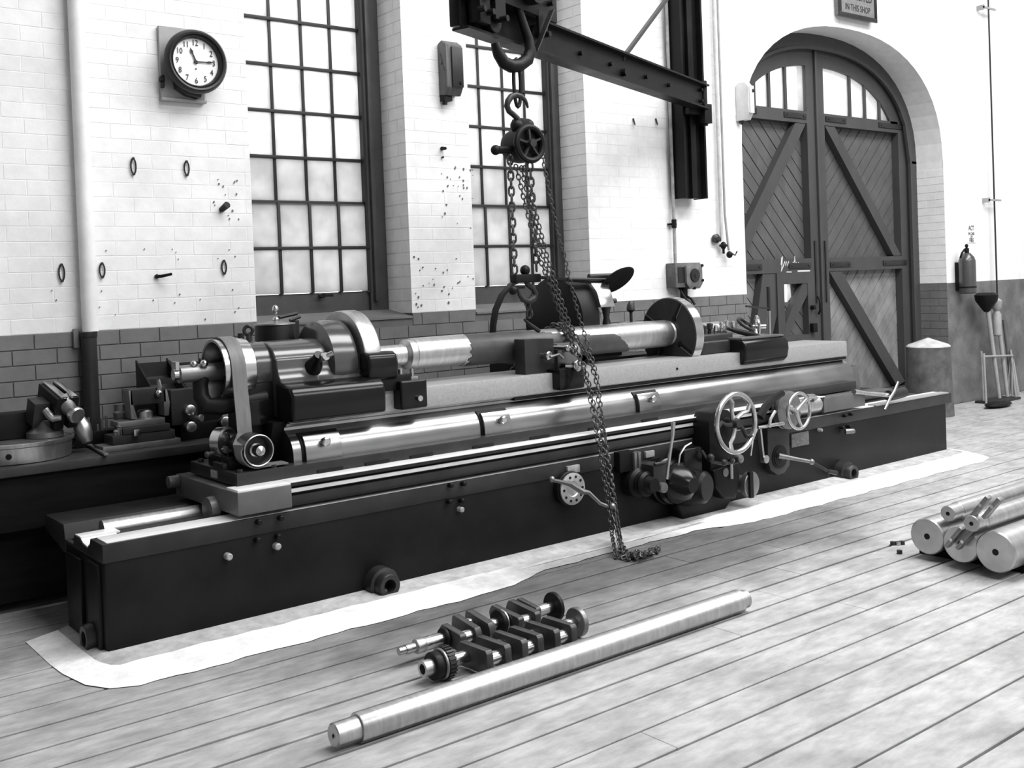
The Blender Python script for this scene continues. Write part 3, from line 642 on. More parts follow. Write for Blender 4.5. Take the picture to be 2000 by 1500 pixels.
broom(12.88,6.55,1.28,-.10,'round','upside-down mop with dark round head standing in the rack',0)
broom(13.08,6.55,1.22,-.05,'socket','grey handled tool with thick socket standing in the rack',0)
broom(13.22,6.55,1.0,.0,'bristle','short straw broom leaning at the right end of the rack',1)
c = at(1950,795,Z=0.0); solo(G().ball((c.x,c.y,.035),.16,16,(1.6,.7,.22)), 'rag', IRON, 'dark rag lying on the floor below the brooms', 'rag', (c.x,c.y,0))

# ------------------------------------------------------------------ wall crane
BA = V((3.80,5.195,0)); BB = V((7.62,6.615,0)); bd = (BB-BA).normalized(); bn = V((-bd.y,bd.x,0))
def onb(s, n=0.0, z=0.0): return BA + bd*s + bn*n + V((0,0,z))
BL = (BB-BA).length
cr = thing('wall_crane', 'black steel wall crane with long jib beam and hanging post', 'crane', (7.53,6.72,2.43))
part(G().bar(onb(0,0,3.257),onb(BL,0,3.257),.125,.016).bar(onb(0,0,3.473),onb(BL,0,3.473),.125,.016).bar(onb(0,0,3.365),onb(BL,0,3.365),.012,.21), 'jib_beam', BLACK, cr)
for s in (1.55, 2.05, 2.72, 3.2): part(G().cyl(onb(s,-.005,3.36),onb(s,-.035,3.36),.017,n=10), 'beam_bolt', IRON, cr)
part(G().box((7.38,6.66,2.43),(7.405,6.82,8.1)).box((7.665,6.66,2.43),(7.69,6.82,8.1)).box((7.405,6.72,2.43),(7.665,6.74,8.1)).box((7.50,6.68,2.43),(7.57,6.72,8.1)), 'post', BLACK, cr, bevel=.003)
part(G().box((7.40,6.60,3.20),(7.67,6.70,3.26)).box((7.56,6.55,3.12),(7.66,6.66,3.30)).cyl((7.61,6.60,3.10),(7.61,6.60,3.52),.03), 'pivot_bracket', IRON, cr, bevel=.006)
for z_ in (3.32,3.42): part(G().cyl(onb(BL-.12,-.01,z_),onb(BL-.12,-.04,z_),.016,n=8), 'end_bolt', IRON, cr)
part(G().bar((5.96,6.0,3.44),(7.45,6.68,4.47),.03,.03), 'tie_rod', MIDM, cr)
part(G().cyl(onb(2.28,-.045,3.33),onb(2.28,.045,3.33),.03), 'tie_pin', IRON, cr)
# trolley
tl = thing('beam_trolley', 'black geared trolley with large strap hook riding the end of the jib beam', 'trolley', tuple(onb(.55,0,3.25)))
for n_ in (-.11, .11): part(G().bar(onb(.12,n_,3.60),onb(1.02,n_,3.60),.018,.28), 'side_plate', BLACK, tl, bevel=.004)
for s in (.28,.82):
    for n_ in (-.055,.055): part(G().cyl(onb(s,n_-.022,3.345),onb(s,n_+.022,3.345),.075,n=24), 'wheel', IRON, tl)
    part(G().cyl(onb(s,-.17,3.345),onb(s,.17,3.345),.02,n=10).bar(onb(s-.06,-.11,3.42),onb(s+.06,-.11,3.42),.02,.16), 'axle', IRON, tl)
for n_ in (-.07,.07): part(G().bar(onb(.05,n_,3.40),onb(.17,n_,3.40),.09,.22), 'end_buffer', BLACK, tl, bevel=.01)
for s,z_ in ((.04,3.36),(.14,3.36),(.04,3.46),(.14,3.46),(.09,3.50),(.0,3.53),(.9,3.57)): part(G().cyl(onb(s,-.11,z_),onb(s,-.16,z_),.02,n=8), 'bolt', IRON, tl)
part(G().cyl(onb(.62,-.13,3.62),onb(.62,-.2,3.62),.12,n=24).cyl(onb(.62,-.2,3.62),onb(.62,-.23,3.62),.03), 'gear_wheel', IRON, tl)
part(G().cyl(onb(.35,-.14,3.66),onb(.35,-.19,3.66),.07,n=20), 'gear_wheel', IRON, tl)
YH = 5.30
hp = [at(x,y,Y=YH) for x,y in ((1002,-40),(1008,0),(1020,40),(1032,75),(1036,98),(1030,117),(1014,128),(998,129),(984,122),(974,106),(969,92),(967,84))]
hr = [.022,.024,.028,.032,.038,.042,.044,.044,.042,.038,.033,.028]
part(G().tube(hp, hr, 12), 'strap_hook', IRON, tl)
part(G().bar(at(1078,20,Y=5.33),at(1046,100,Y=5.31),.008,.05,(0,1,0)), 'strap', MIDM, tl)
# chain hoist
hx = at(1012,230,Y=5.30)
ho = thing('chain_hoist', 'black hand chain hoist hanging from the trolley hook with long chains', 'hoist', (hx.x,YH,2.0))
def loop(px, py, hw, hh, Y): 
    c = at(px,py,Y=Y); n = 20; return [(c.x+hw*math.cos(2*PI*i/n)*(1 if True else 0), Y, c.z+hh*math.sin(2*PI*i/n)*1.0) for i in range(n)]
part(G().tube(loop(1010,162,.028,.155,YH), .012, 8, True), 'oval_link', IRON, ho)
kp = [at(x,y,Y=YH) for x,y in ((1031,211),(1029,203),(1025,195),(1017,188),(1007,185),(998,189),(992,198),(990,207),(994,217),(1003,224),(1010,231),(1014,242))]
part(G().tube(kp, [.007,.011,.014,.018,.02,.021,.021,.02,.019,.019,.02,.022], 10), 'top_hook', MIDM, ho)
hc = at(1027,282,Y=5.26)
body = at(1012,285,Y=5.36)
part(G().lathe((body.x,5.24,body.z),(0,1,0),[(0,.09),(.02,.11),(.12,.115),(.18,.10),(.2,.06)],28), 'gear_case', IRON, ho)
part(G().box((body.x-.05,5.28,body.z+.08),(body.x+.05,5.36,body.z+.17)).ball((body.x-.045,5.31,body.z+.12),.045).ball((body.x+.05,5.31,body.z+.13),.04), 'yoke', IRON, ho, bevel=.012)
part(G().torus((hc.x,5.22,hc.z),(0,1,0),.108,.02,32,8), 'hand_wheel', IRON, ho)
sp = G()
for k in range(5):
    a = 2*PI*k/5+.4; sp.bar((hc.x,5.22,hc.z),(hc.x+.1*math.cos(a),5.22,hc.z+.1*math.sin(a)),.014,.022,(0,1,0))
part(sp.cyl((hc.x,5.18,hc.z),(hc.x,5.26,hc.z),.026), 'wheel_spokes', MIDM, ho)
a_ = at(968,293,Y=5.32); part(G().tube([a_,(body.x-.05,5.32,a_.z+.01)],[.027,.022],10).ball(tuple(a_),.033), 'chain_guide', IRON, ho)
a_ = at(1060,285,Y=5.24); part(G().tube([a_,(body.x+.08,5.25,a_.z)],[.016,.014],8).ball(tuple(a_),.02), 'chain_guide', IRON, ho)
def chain(path, pitch, wd, wire, g=None, seg=10, k=5, jit=0.0, rnd=None):
    g = g or G(); pts = [V(p) for p in path]
    cum = [0]
    for a, b in zip(pts, pts[1:]): cum.append(cum[-1]+(b-a).length)
    def q(s):
        for i in range(len(pts)-1):
            if s <= cum[i+1] or i == len(pts)-2:
                t = (s-cum[i])/max(1e-6,cum[i+1]-cum[i]); return pts[i].lerp(pts[i+1], t), (pts[i+1]-pts[i]).normalized()
    n = int(cum[-1]/pitch); half = pitch*.5+wire
    for i in range(n):
        c, t = q((i+.5)*pitch); _, u, w_ = frame(t); a = (PI/4 if i % 2 else -PI/4) + (rnd.uniform(-.5,.5) if rnd else 0)
        s_ = u*math.cos(a)+w_*math.sin(a)
        pp = []
        for j in range(seg):
            b = 2*PI*j/seg; e = abs(math.cos(b))**.7*(1 if math.cos(b) > 0 else -1)
            pp.append(c + t*half*e + s_*wd*math.sin(b))
        g.tube(pp, wire, k, True)
    return g
def cpart(g, nm): o = part(g, nm, CHAINM, ho); return o
cpart(chain([at(996,305,Y=5.31), at(1001,420,Y=5.31), at(1006,545,Y=5.32)], .05, .017, .0075), 'load_chain')
cpart(chain([at(1035,318,Y=5.31), at(1042,420,Y=5.31), at(1049,542,Y=5.32)], .05, .017, .0075), 'load_chain')
c0 = at(1026,543,Y=5.32)
part(G().box((c0.x-.10,5.29,c0.z-.03),(c0.x+.11,5.35,c0.z+.025)).ball((c0.x,5.32,c0.z+.05),.035,12), 'lower_block', IRON, ho, bevel=.012)
lp = [at(x,y,Y=5.32) for x,y in ((1026,545),(1031,556),(1040,563),(1046,573),(1043,583),(1032,589),(1021,585),(1014,575),(1011,563))]
part(G().tube(lp, [.022,.018,.018,.02,.021,.021,.018,.012,.006], 10), 'lower_hook', MIDM, ho)
part(G().tube([at(1003,566,Y=5.3),at(1010,563,Y=5.31)],[.024,.012],8).ball(tuple(at(1002,567,Y=5.3)),.03,10), 'hook_latch', IRON, ho)
# hand chains drape over the work and down the front of the bed to the floor
def hc_(pl): return [at(x,y,Y=Y) for x,y,Y in pl]
S1 = [(1007,322,5.28),(1026,400,5.28),(1052,500,5.26),(1073,553,5.24),(1094,612,5.22),(1110,657,5.20),(1130,700,5.15),(1145,740,5.12),(1157,800,5.06),(1168,860,4.985),(1178,924,4.94),(1189,985,4.90),(1195,1043,4.85)]
S2 = [(1018,325,5.27),(1035,400,5.27),(1061,500,5.25),(1079,556,5.23),(1100,620,5.21),(1120,670,5.18),(1143,720,5.13),(1155,770,5.09),(1166,820,5.03),(1175,870,4.975),(1187,930,4.93),(1198,1000,4.87)]
S3 = [(1024,325,5.26),(1042,400,5.26),(1068,500,5.25),(1086,556,5.23),(1108,622,5.20),(1126,660,5.18),(1150,700,5.14),(1164,740,5.10),(1171,800,5.05),(1180,860,4.975),(1192,924,4.92),(1202,992,4.88),(1211,1055,4.80)]
S4 = [(1059,300,5.22),(1068,350,5.22),(1084,430,5.22),(1102,500,5.22),(1111,540,5.22),(1121,580,5.21),(1132,622,5.2),(1142,654,5.18),(1154,692,5.15),(1166,735,5.10),(1174,800,5.05),(1183,860,4.97),(1194,930,4.92),(1203,1000,4.87)]
f1 = [at(1203,1088,Z=.012), at(1216,1090,Z=.012), at(1226,1086,Z=.02)]
f2 = [at(1212,1075,Z=.03), at(1222,1086,Z=.015), at(1240,1087,Z=.02)]
rc = random.Random(2)
cpart(chain(hc_(S1)+f1, .032, .0125, .0046), 'hand_chain')
cpart(chain(hc_(S2)+f2[:2], .032, .0125, .0046), 'hand_chain')
cpart(chain(hc_(S3)+f2, .032, .0125, .0046), 'hand_chain')
cpart(chain(hc_(S4)+[at(1213,1060,Y=4.78),at(1228,1084,Z=.02)], .03, .011, .004), 'hand_chain')
heap = []
for i in range(34):
    t = i/33; heap.append(at(1226+62*t+rc.uniform(-4,4), 1086-14*t+rc.uniform(-7,6), Z=.012+rc.uniform(0,.035)*(1-abs(t-.5))))
cpart(chain(heap, .034, .0125, .0046, rnd=rc), 'hand_chain')
sl = thing('sling_chain', 'short chain sling looped round the mounted shaft below the hoist hook', 'chain', (4.75,5.45,1.38))
part(chain([at(1030,583,Y=5.33), at(1032,600,Y=5.36), at(1036,625,Y=5.42)], .055, .022, .0085), 'sling_link', CHAINM, sl)
part(G().tube([at(1024,624,Y=5.40),at(1035,634,Y=5.42),at(1052,646,Y=5.45)],[.008,.014,.016],8), 'grab_hook', MIDM, sl)
ax_y, ax_z = 5.6, 1.268
def ring(x, a0, a1, n=24, r=.128): return [(x, ax_y-r*math.sin(a0+(a1-a0)*i/n), ax_z+r*math.cos(a0+(a1-a0)*i/n)) for i in range(n+1)]
for x in (4.80,4.86): part(chain(ring(x+.02,-2.6,3.3), .05, .02, .0085), 'loop_chain', CHAINM, sl)
part(chain([(4.60,5.76,1.20),(4.55,5.80,1.0),(4.56,5.80,.85)], .05, .02, .008), 'tail_chain', CHAINM, sl)

# ------------------------------------------------------------------ grinding machine
M = thing('grinding_machine', 'long black roll grinding machine standing on the plank floor', 'machine', (5.3,5.4,0))
def mp(g, name, m_, bevel=0.0, seg=2, parent=None, label=None, **k): return part(g, name, m_, parent or M, bevel, seg, label, **k)
base = mp(G().box((1.53,5.09,.0),(9.03,5.70,.47)), 'bed_base', BLACK, .02)
mp(G().box((1.512,5.14,.03),(1.535,5.32,.44)).box((1.512,5.42,.03),(1.535,5.66,.42)), 'end_panel', BLACK, .008, parent=base)
prof = [(5.085,.455),(5.085,.545),(5.27,.545),(5.285,.515),(5.33,.488),(5.40,.497),(5.45,.52),(5.54,.52),(5.56,.47),(5.70,.47),(5.72,.545),(6.06,.545),(6.06,.465),(5.74,.40),(5.70,.40),(5.70,.455)]
mp(G().prism(prof, 'X', 1.525, 9.12), 'bed_rail', MIDM, .004)
mp(G().box((1.55,5.10,.543),(9.10,5.262,.549)), 'front_way', WAYTOP, .002)
mp(G().box((1.53,5.43,.515),(1.72,5.535,.524)).prism([(5.285,.513),(5.33,.49),(5.40,.499),(5.45,.522),(5.45,.528),(5.40,.505),(5.33,.496),(5.287,.519)], 'X', 1.528, 1.70), 'middle_way', WAYTOP, .001)
mp(G().cyl((1.68,5.60,.505),(2.3,5.60,.505),.052,n=28), 'way_cover_tube', STEEL)
# table
TX0, TX1 = 2.19, 7.72
mp(G().box((TX0,5.055,.572),(2.49,5.90,.69)), 'table_end', GREYM, .006); mp(G().box((7.15,5.065,.572),(TX1,5.90,.69)), 'table_end', GREYM, .006)
mp(G().prism([(5.11,.565),(5.075,.585),(5.075,.625),(5.11,.63),(5.11,.64),(5.085,.645),(5.085,.66),(5.115,.665),(5.115,.675),(5.065,.68),(5.065,.70),(5.90,.70),(5.90,.565)], 'X', 2.488, 7.16), 'table', MIDM, .0015)
mp(G().box((TX0+.004,5.06,.690),(2.488,5.2,.703)).box((2.488,5.06,.698),(7.16,5.21,.7045)), 'table_top_way', WAYTOP, .002)
mp(G().box((2.488,5.078,.643),(7.15,5.10,.6635)), 'table_lower_way', WAYTOP, .002)
mp(G().lathe((2.195,5.36,.565),(-1,0,0),[(0,.075),(.045,.07),(.05,0)],28), 'end_boss', GREYM)
mp(G().cyl((2.19,5.86,.655),(2.13,5.86,.655),.035), 'end_stop', GREYM, .004)
foot = mp(G().box((2.24,5.17,.70),(7.76,5.80,.768)), 'swivel_table', MIDM, .006)
for k,x in enumerate((2.70,3.00,3.30,3.75,4.2,4.7,5.2)): mp(G().box((x,5.162,.708),(x+.16,5.175,.722)), 'table_slot', IRON, .002, parent=foot)
mp(G().box((2.235,5.42,.715),(2.242,5.50,.755)), 'end_label', PLATE, parent=foot)
for x,y in ((2.27,5.2),(2.27,5.45),(2.27,5.72),(2.46,5.2)): mp(G().cyl((x,y,.768),(x,y,.785),.016,n=6), 'table_bolt', MIDM, parent=foot)
# body with the satin guard
def arcy(cy,cz,ry,rz,a0,a1,n): return [(cy+ry*math.cos(a0+(a1-a0)*i/n), cz+rz*math.sin(a0+(a1-a0)*i/n)) for i in range(n+1)]
body_prof = [(5.24,.765)]+[(5.24,.80)]+arcy(5.36,.80,.12,.13,PI,PI*.62,24)+[(5.34,.937),(5.34,.952)]+[(5.315,.962),(5.305,.975)]+[(5.75,.975),(5.77,.765)]
mp(G().prism(body_prof, 'X', 2.60, 7.83), 'curved_guard', SATIN, .0, ang=30)
mp(G().box((2.62,5.306,.97),(7.84,5.74,1.098)), 'slideway', SCRAPED, .004)
mp(G().box((4.2,5.31,.945),(7.83,5.34,.968)), 'way_groove', IRON)
for x,z in ((5.72,1.03),): mp(G().cyl((x,5.31,z),(x,5.302,z),.01,n=8), 'oil_hole', IRON)
def guard_door(p0, p1, kx, ky, mt):
    a = at(*p0, Y=5.215); b = at(*p1, Y=5.215)
    prf = [(5.216,b.z),(5.214,.80)]+arcy(5.36,.80,.146,.155,PI,PI*.66,40)
    prf = [q for q in prf if q[1] <= a.z]; prf += [(q[0]+.02,q[1]-.002) for q in prf[::-1]]
    gk = [(5.236,b.z-.014),(5.232,.80)]+arcy(5.36,.80,.128,.137,PI,PI*.66,40); gk = [q for q in gk if q[1] <= a.z+.012]; gk += [(q[0]+.02,q[1]-.002) for q in gk[::-1]]
    d = mp(G().prism(prf, 'X', a.x, b.x), 'guard_door', mt, .003)
    mp(G().prism(gk, 'X', a.x-.012, b.x+.008), 'door_outline', IRON, parent=d)  # slightly larger black plate behind the door, draws its dark outline
    k = at(kx,ky,Y=5.2); mp(G().lathe((k.x,5.25,k.z),(0,-1,0),[(0,.014),(.04,.014),(.045,.024),(.065,.024),(.07,.018),(.07,0)],16), 'knob', POLISH, parent=d)
guard_door((597,852),(670,903),636,862,SATIN); guard_door((946,808),(1000,858),982,820,SATIN); guard_door((1249,770),(1292,812),1275,779,SATIN)
# headstock
sk = mp(G().prism([(5.20,.99),(5.195,1.12),(5.205,1.155),(5.23,1.178),(5.27,1.188),(5.36,1.20),(5.40,1.20),(5.40,.985),(5.30,.985)], 'X', 2.585, 3.175), 'headstock_skirt', GLOSS, .02, 3)
hs = mp(G().prism([(5.30,1.18),(5.355,1.205),(5.385,1.235),(5.40,1.28),(5.405,1.325),(5.42,1.33),(5.425,1.345),(5.455,1.385),(5.52,1.415),(5.6,1.424),(5.68,1.415),(5.75,1.38),(5.79,1.30),(5.82,1.1),(5.82,1.0),(5.40,1.0)], 'X', 2.60, 3.16), 'headstock', mat('glossy_grey_enamel',.05,.2,lo=.8,hi=1.2,scale=3,bump=.03,spec=.7), .015, 3)
mp(G().cyl((2.50,5.6,1.275),(3.0,5.6,1.275),.148,n=40), 'spindle_barrel', MATS['glossy_grey_enamel'], .012, parent=hs)
mp(G().prism([(5.42,.77),(5.33,.99),(5.75,.99),(5.75,.77)], 'X', 2.53, 2.62).box((2.45,5.46,.77),(2.64,5.75,1.20)), 'headstock_leg', BLACK, .015, parent=hs)
mp(G().lathe((2.92,5.6,1.275),(1,0,0),[(0,.0),(.0,.20),(.02,.245),(.07,.25),(.17,.245),(.18,.2)],56), 'gear_guard', MATS['glossy_grey_enamel'], parent=hs)
mp(G().lathe((3.11,5.6,1.275),(1,0,0),[(0,.2),(.0,.295),(.008,.30),(.10,.30),(.11,.295),(.11,.09)],64), 'face_plate', STEEL, parent=hs)
mp(G().prism([(5.26,1.17),(5.245,1.26),(5.26,1.315),(5.30,1.335),(5.36,1.33),(5.38,1.2),(5.36,1.15)], 'X', 3.10, 3.30), 'clamp_dog', GLOSS, .02, 3, parent=hs)
mp(G().box((3.08,5.27,1.10),(3.40,5.50,1.19)), 'clamp_base', IRON, .01, parent=hs)
ff = mp(G().box((3.29,5.22,.985),(3.475,5.42,1.155)), 'front_clamp', GLOSS, .016, 3)
mp(G().cyl((3.41,5.22,1.045),(3.41,5.20,1.045),.017).box((3.36,5.28,1.15),(3.45,5.36,1.17)).cyl((3.34,5.3,1.15),(3.34,5.3,1.22),.014).cyl((3.42,5.3,1.15),(3.42,5.3,1.215),.012), 'clamp_bolt', POLISH, parent=ff)
bs = at(622,703,Y=5.33); mp(G().lathe((bs.x,5.42,bs.z-.06),(0,-.75,.66),[(0,.055),(.05,.05),(.10,.03),(.135,.028)],20), 'lever_boss', GLOSS, parent=hs)
k = at(634,697,Y=5.30); mp(G().lathe(k,(0,-1,.2),[(-.03,.026),(.0,.028),(.02,.022)],16).cyl((k.x,k.y,k.z),(k.x+.035,k.y-.03,k.z+.02),.015), 'lever_knob', POLISH, parent=hs)
# pulley, belt, outboard bracket
mp(G().lathe((2.315,5.6,1.275),(1,0,0),[(.17,.150),(.01,.158),(.0,.162),(.0,.176),(.06,.181),(.18,.172),(.19,.16),(.19,.02)],56,False), 'spindle_pulley', POLISH)
mp(G().lathe((2.36,5.6,1.275),(1,0,0),[(0,.0),(0,.05),(.03,.06),(.10,.07),(.11,.156)],40,False), 'pulley_web', IRON)
mp(G().cyl((2.12,5.6,1.275),(2.40,5.6,1.275),.048,n=24), 'spindle_nose', DULL)
mp(G().cyl((2.09,5.6,1.275),(2.13,5.6,1.275),.03).box((2.095,5.57,1.30),(2.115,5.63,1.345)).ball((2.25,5.56,1.325),.022).ball((2.20,5.58,1.325),.02), 'nose_nut', POLISH)
mp(G().tube([at(396,728,Y=5.6),at(391,750,Y=5.6),at(393,775,Y=5.58),at(405,793,Y=5.55),at(430,793,Y=5.52),at(470,786,Y=5.5),at(520,778,Y=5.48)],[.045,.042,.043,.048,.05,.05,.05],12), 'outboard_bracket', BLACK)
mp(G().box((2.44,5.42,.97),(2.56,5.52,1.11)), 'bracket_flange', GLOSS, .012)
belt = G(); bp = []; bw = []
for i in range(13):
    a = PI*.95 - (PI*.95)*i/12; bp.append((2.395, 5.6-.185*math.cos(PI-a)*1.0 if False else 5.6+.185*math.cos(PI-(PI-a)), 1.275+.185*math.sin(a))); bw.append((.085,0,0))
bp = [(2.385,5.6+.186*math.cos(a),1.275+.186*math.sin(a)) for a in [PI*.02+ (PI*.98)*i/14 for i in range(15)]]; bw = [(.082,0,0)]*15
bp += [(2.383,5.40,1.17),(2.38,5.375,1.05),(2.372,5.345,.95)]; bw += [(.082,0,0),(.08,-.01,0),(.07,-.03,0)]
sb = at(506,880,Y=5.18)
for k_ in range(9):
    a = R_(160)+R_(125)*k_/8; bp.append((sb.x+.093*math.cos(a), 5.235, sb.z+.093*math.sin(a))); bw.append((.03,-.075,0) if k_ == 0 else (0,-.085,0))
bp.append((sb.x+.17,5.235,.782)); bw.append((0,-.085,0))
vs = []; fs = []
for i in range(len(bp)):
    t = (V(bp[min(i+1,len(bp)-1)])-V(bp[max(i-1,0)])).normalized(); wv = V(bw[i]); nn = t.cross(wv).normalized()*.004
    vs += [V(bp[i])-wv/2-nn, V(bp[i])+wv/2-nn, V(bp[i])+wv/2+nn, V(bp[i])-wv/2+nn]
for i in range(len(bp)-1):
    for k in range(4): fs.append((4*i+k,4*i+(k+1)%4,4*i+4+(k+1)%4,4*i+4+k))
mp(belt.add(vs,fs), 'drive_belt', LEATHER)
sb = at(506,880,Y=5.18)
mp(G().lathe((sb.x,5.30,sb.z),(0,-1,0),[(.07,.0),(.07,.066),(.116,.074),(.12,.078),(.118,.084),(0,.086)],40,False), 'motor_pulley', MIDM)
mp(G().torus((sb.x,5.182,sb.z),(0,1,0),.081,.004,40,8), 'pulley_lip', POLISH)
mp(G().lathe((sb.x,5.24,sb.z),(0,-1,0),[(0,.04),(.03,.038),(.035,.03),(.06,.032),(.08,.026),(.09,.0)],28), 'pulley_hub', POLISH)
mp(G().cyl((sb.x,5.30,sb.z),(sb.x,5.62,sb.z),.07,n=32).box((sb.x-.11,5.32,.768),(sb.x+.13,5.6,.83)), 'drive_motor', BLACK, .008)
q = at(430,862,Y=5.42); mp(G().lathe((q.x,5.44,q.z),(.5,-1,0),[(0,.0),(0,.075),(.06,.078),(.062,.065),(.04,.05),(.05,0)],32), 'idler_pulley', POLISH)
q = at(405,888,Y=5.4); mp(G().ball(tuple(q),.018,10).cyl(tuple(q),(q.x+.1,q.y,q.z+.02),.012).cyl((q.x+.1,q.y,.768),(q.x+.1,q.y,q.z+.03),.018).cyl((q.x+.15,q.y-.03,.768),(q.x+.15,q.y-.03,q.z+.01),.014).box((q.x+.06,q.y-.06,.768),(q.x+.2,q.y+.08,.80)), 'belt_shifter', MIDM, .003)
# oilers and cap on top of the headstock
q = at(485,645,Y=5.72); mp(G().torus((q.x,5.72,q.z),(.5,1,0),.024,.011,18,8).lathe((q.x,5.72,1.36),(0,0,1),[(0,.035),(.02,.03),(.03,.015),(q.z-1.36-.02,.014)],14), 'eye_bolt', MIDM)
q = at(470,650,Y=5.8); mp(G().cyl((q.x-.05,5.8,1.41),(q.x+.06,5.8,1.41),.02).cyl((q.x,5.8,1.41),(q.x,5.8,1.47),.018), 'side_oiler', MIDM)
q = at(537,640,Y=5.85); zt = at(537,634,Y=5.85).z
mp(G().lathe((q.x,5.85,1.25),(0,0,1),[(0,.12),(zt-1.26,.12),(zt-1.25,.115)],36), 'oil_well', IRON); mp(G().lathe((q.x,5.85,zt),(0,0,1),[(0,.122),(.008,.12),(.012,.07),(.022,.03),(.024,0)],36), 'well_cap', DULL)
q2 = at(538,605,Y=5.85); mp(G().cyl((q2.x,5.85,1.45),(q2.x,5.85,q2.z-.05),.012).ball((q2.x,5.85,q2.z),.02,12,(1,1,1.5)).ball((q2.x,5.85,q2.z-.06),.02,10), 'ball_lever', POLISH)
q3 = at(575,632,Y=5.9); mp(G().cyl((q3.x,5.9,1.38),(q3.x,5.9,q3.z+.02),.03).cyl((q3.x-.03,5.9,q3.z+.02),(q3.x+.04,5.9,q3.z+.04),.01).tube([at(545,620,Y=5.95),at(580,612,Y=5.95)],.012,8), 'oil_cup', MIDM)
# steady rest
p0 = at(1024,663,Y=5.36); p1 = at(1084,728,Y=5.36)
st = mp(G().prism([(p0.x,p1.z),(p1.x,p1.z),(p1.x,p0.z-.01),(p0.x,p0.z)], 'Y', 5.36, 5.47), 'steady_rest', MIDM, .006)
p0 = at(1084,666,Y=5.40); p1 = at(1128,725,Y=5.40)
mp(G().box((p0.x,5.38,p1.z),(p1.x,5.46,p0.z-.02)), 'steady_arm', GREYM, .01, parent=st)
p0 = at(1091,722,Y=5.24); p1 = at(1141,757,Y=5.24)
mp(G().box((p0.x,5.23,p1.z),(p1.x,5.50,p0.z)), 'steady_saddle', GLOSS, .015, parent=st)
for x,y,Yk,r in ((1128,684,5.24,.033),(1131,714,5.2,.034),(1075,695,5.28,.026),(1112,680,5.26,.02)):
    q = at(x,y,Y=Yk); mp(G().cyl((q.x,5.42,q.z),(q.x,Yk+.03,q.z),.016).lathe((q.x,Yk+.04,q.z),(0,-1,0),[(0,r),(.03,r*1.1),(.035,r*.9),(.037,0)],18), 'steady_knob', POLISH, parent=st)
mp(G().tube([at(1075,697,Y=5.28),at(1092,692,Y=5.27),at(1100,700,Y=5.25)],.009,8).tube([at(1104,716,Y=5.26),at(1114,716,Y=5.24),at(1130,712,Y=5.22)],.013,8), 'steady_lever', DULL, parent=st)
# grinding wheel behind the work
wc = (5.12,5.98,1.40)
wh = mp(G().lathe(wc,(1,0,0),[(0,0),(0,.31),(.008,.33),(.17,.33),(.175,.30),(.175,0)],64), 'wheel_guard', IRON)
mp(G().lathe((5.29,5.98,1.36),(1,0,0),[(0,.05),(0,.26),(.09,.26),(.1,.24),(.1,.0)],56), 'grinding_wheel', mat('abrasive_stone',.22,.8,lo=.8,hi=1.1,scale=30), parent=wh)
mp(G().prism([(5.62,1.5),(5.66,1.62),(5.76,1.72),(5.80,1.72),(5.76,1.5)], 'X', 5.28, 5.42), 'guard_flap', POLISH, .004, parent=wh)
mp(G().box((4.9,5.95,.55),(6.2,6.5,1.1)).box((5.0,6.05,1.05),(5.9,6.5,1.32)), 'wheel_head', BLACK, .02, parent=wh)
# coolant arm, round reflector and valve
arm = [at(x,y,Y=5.75) for x,y in ((962,665),(963,635),(968,605),(980,577),(998,556),(1018,545),(1045,541),(1080,544),(1120,548),(1185,552))]
cp = mp(G().strip(arm, (0,.05,0), .02), 'guard_arm', BLACK)
q0 = at(1192,546,Y=5.72); mp(G().cyl(at(1110,545,Y=5.72),q0,.012).cyl(at(1150,540,Y=5.73),at(1200,538,Y=5.73),.018), 'arm_tube', MIDM, parent=cp)
q = at(1206,547,Y=5.70); dn = (rt*.48-up*.75-fw*.45).normalized()
mp(G().lathe(q-dn*.0,dn,[(-.02,.03),(-.012,.13),(0,.147),(.006,.14),(.0,.0)],40), 'round_reflector', IRON, parent=cp)
v0 = at(1182,556,Y=5.72); mp(G().lathe((v0.x,5.72,1.2),(0,0,1),[(0,.02),(.12,.022),(.16,.035),(.22,.022),(.27,.03),(.30,.04),(.34,.045),(.38,.03),(v0.z-1.2,.03)],16).cyl((v0.x-.06,5.70,1.54),(v0.x+.08,5.70,1.54),.018), 'coolant_valve', MIDM, parent=cp)
q = at(1232,603,Y=5.9); mp(G().cyl((q.x,5.9,1.3),(q.x,5.9,q.z),.012).lathe((q.x,5.9,q.z-.03),(0,0,1),[(0,.012),(.02,.035),(.06,.03),(.09,.01)],12).lathe((q.x,5.9,1.30),(0,0,1),[(0,.12),(.06,.11),(.07,.02)],20), 'drip_oiler', MIDM)
# tailstock with slotted face plate
fp = mp(G().lathe((5.95,5.6,1.262),(1,0,0),[(0,0),(0,.275),(.006,.281),(.085,.281),(.09,.27),(.09,0)],72), 'face_plate', MIDM)
mp(G().lathe((5.957,5.6,1.262),(1,0,0),[(0,.2805),(.0,.2835),(.084,.2835),(.084,.2805)],72,False), 'face_plate_rim', POLISH, parent=fp)
for k_ in range(4):
    a = R_(30)+k_*PI/2; d = V((0,-math.cos(a),-math.sin(a))); c = V((5.951,5.6,1.262))
    mp(G().bar(c+d*.14,c+d*.275,.024,.006,(1,0,0)).cyl(c+d*.14+V((.003,0,0)),c+d*.14-V((.004,0,0)),.022,n=14), 'slot', BLACK, parent=fp)
    mp(G().bar(c+d*.13+V((0,-d.z,d.y))*.017,c+d*.278+V((0,-d.z,d.y))*.017,.008,.008,(1,0,0)), 'slot_lip', GREYM, parent=fp)
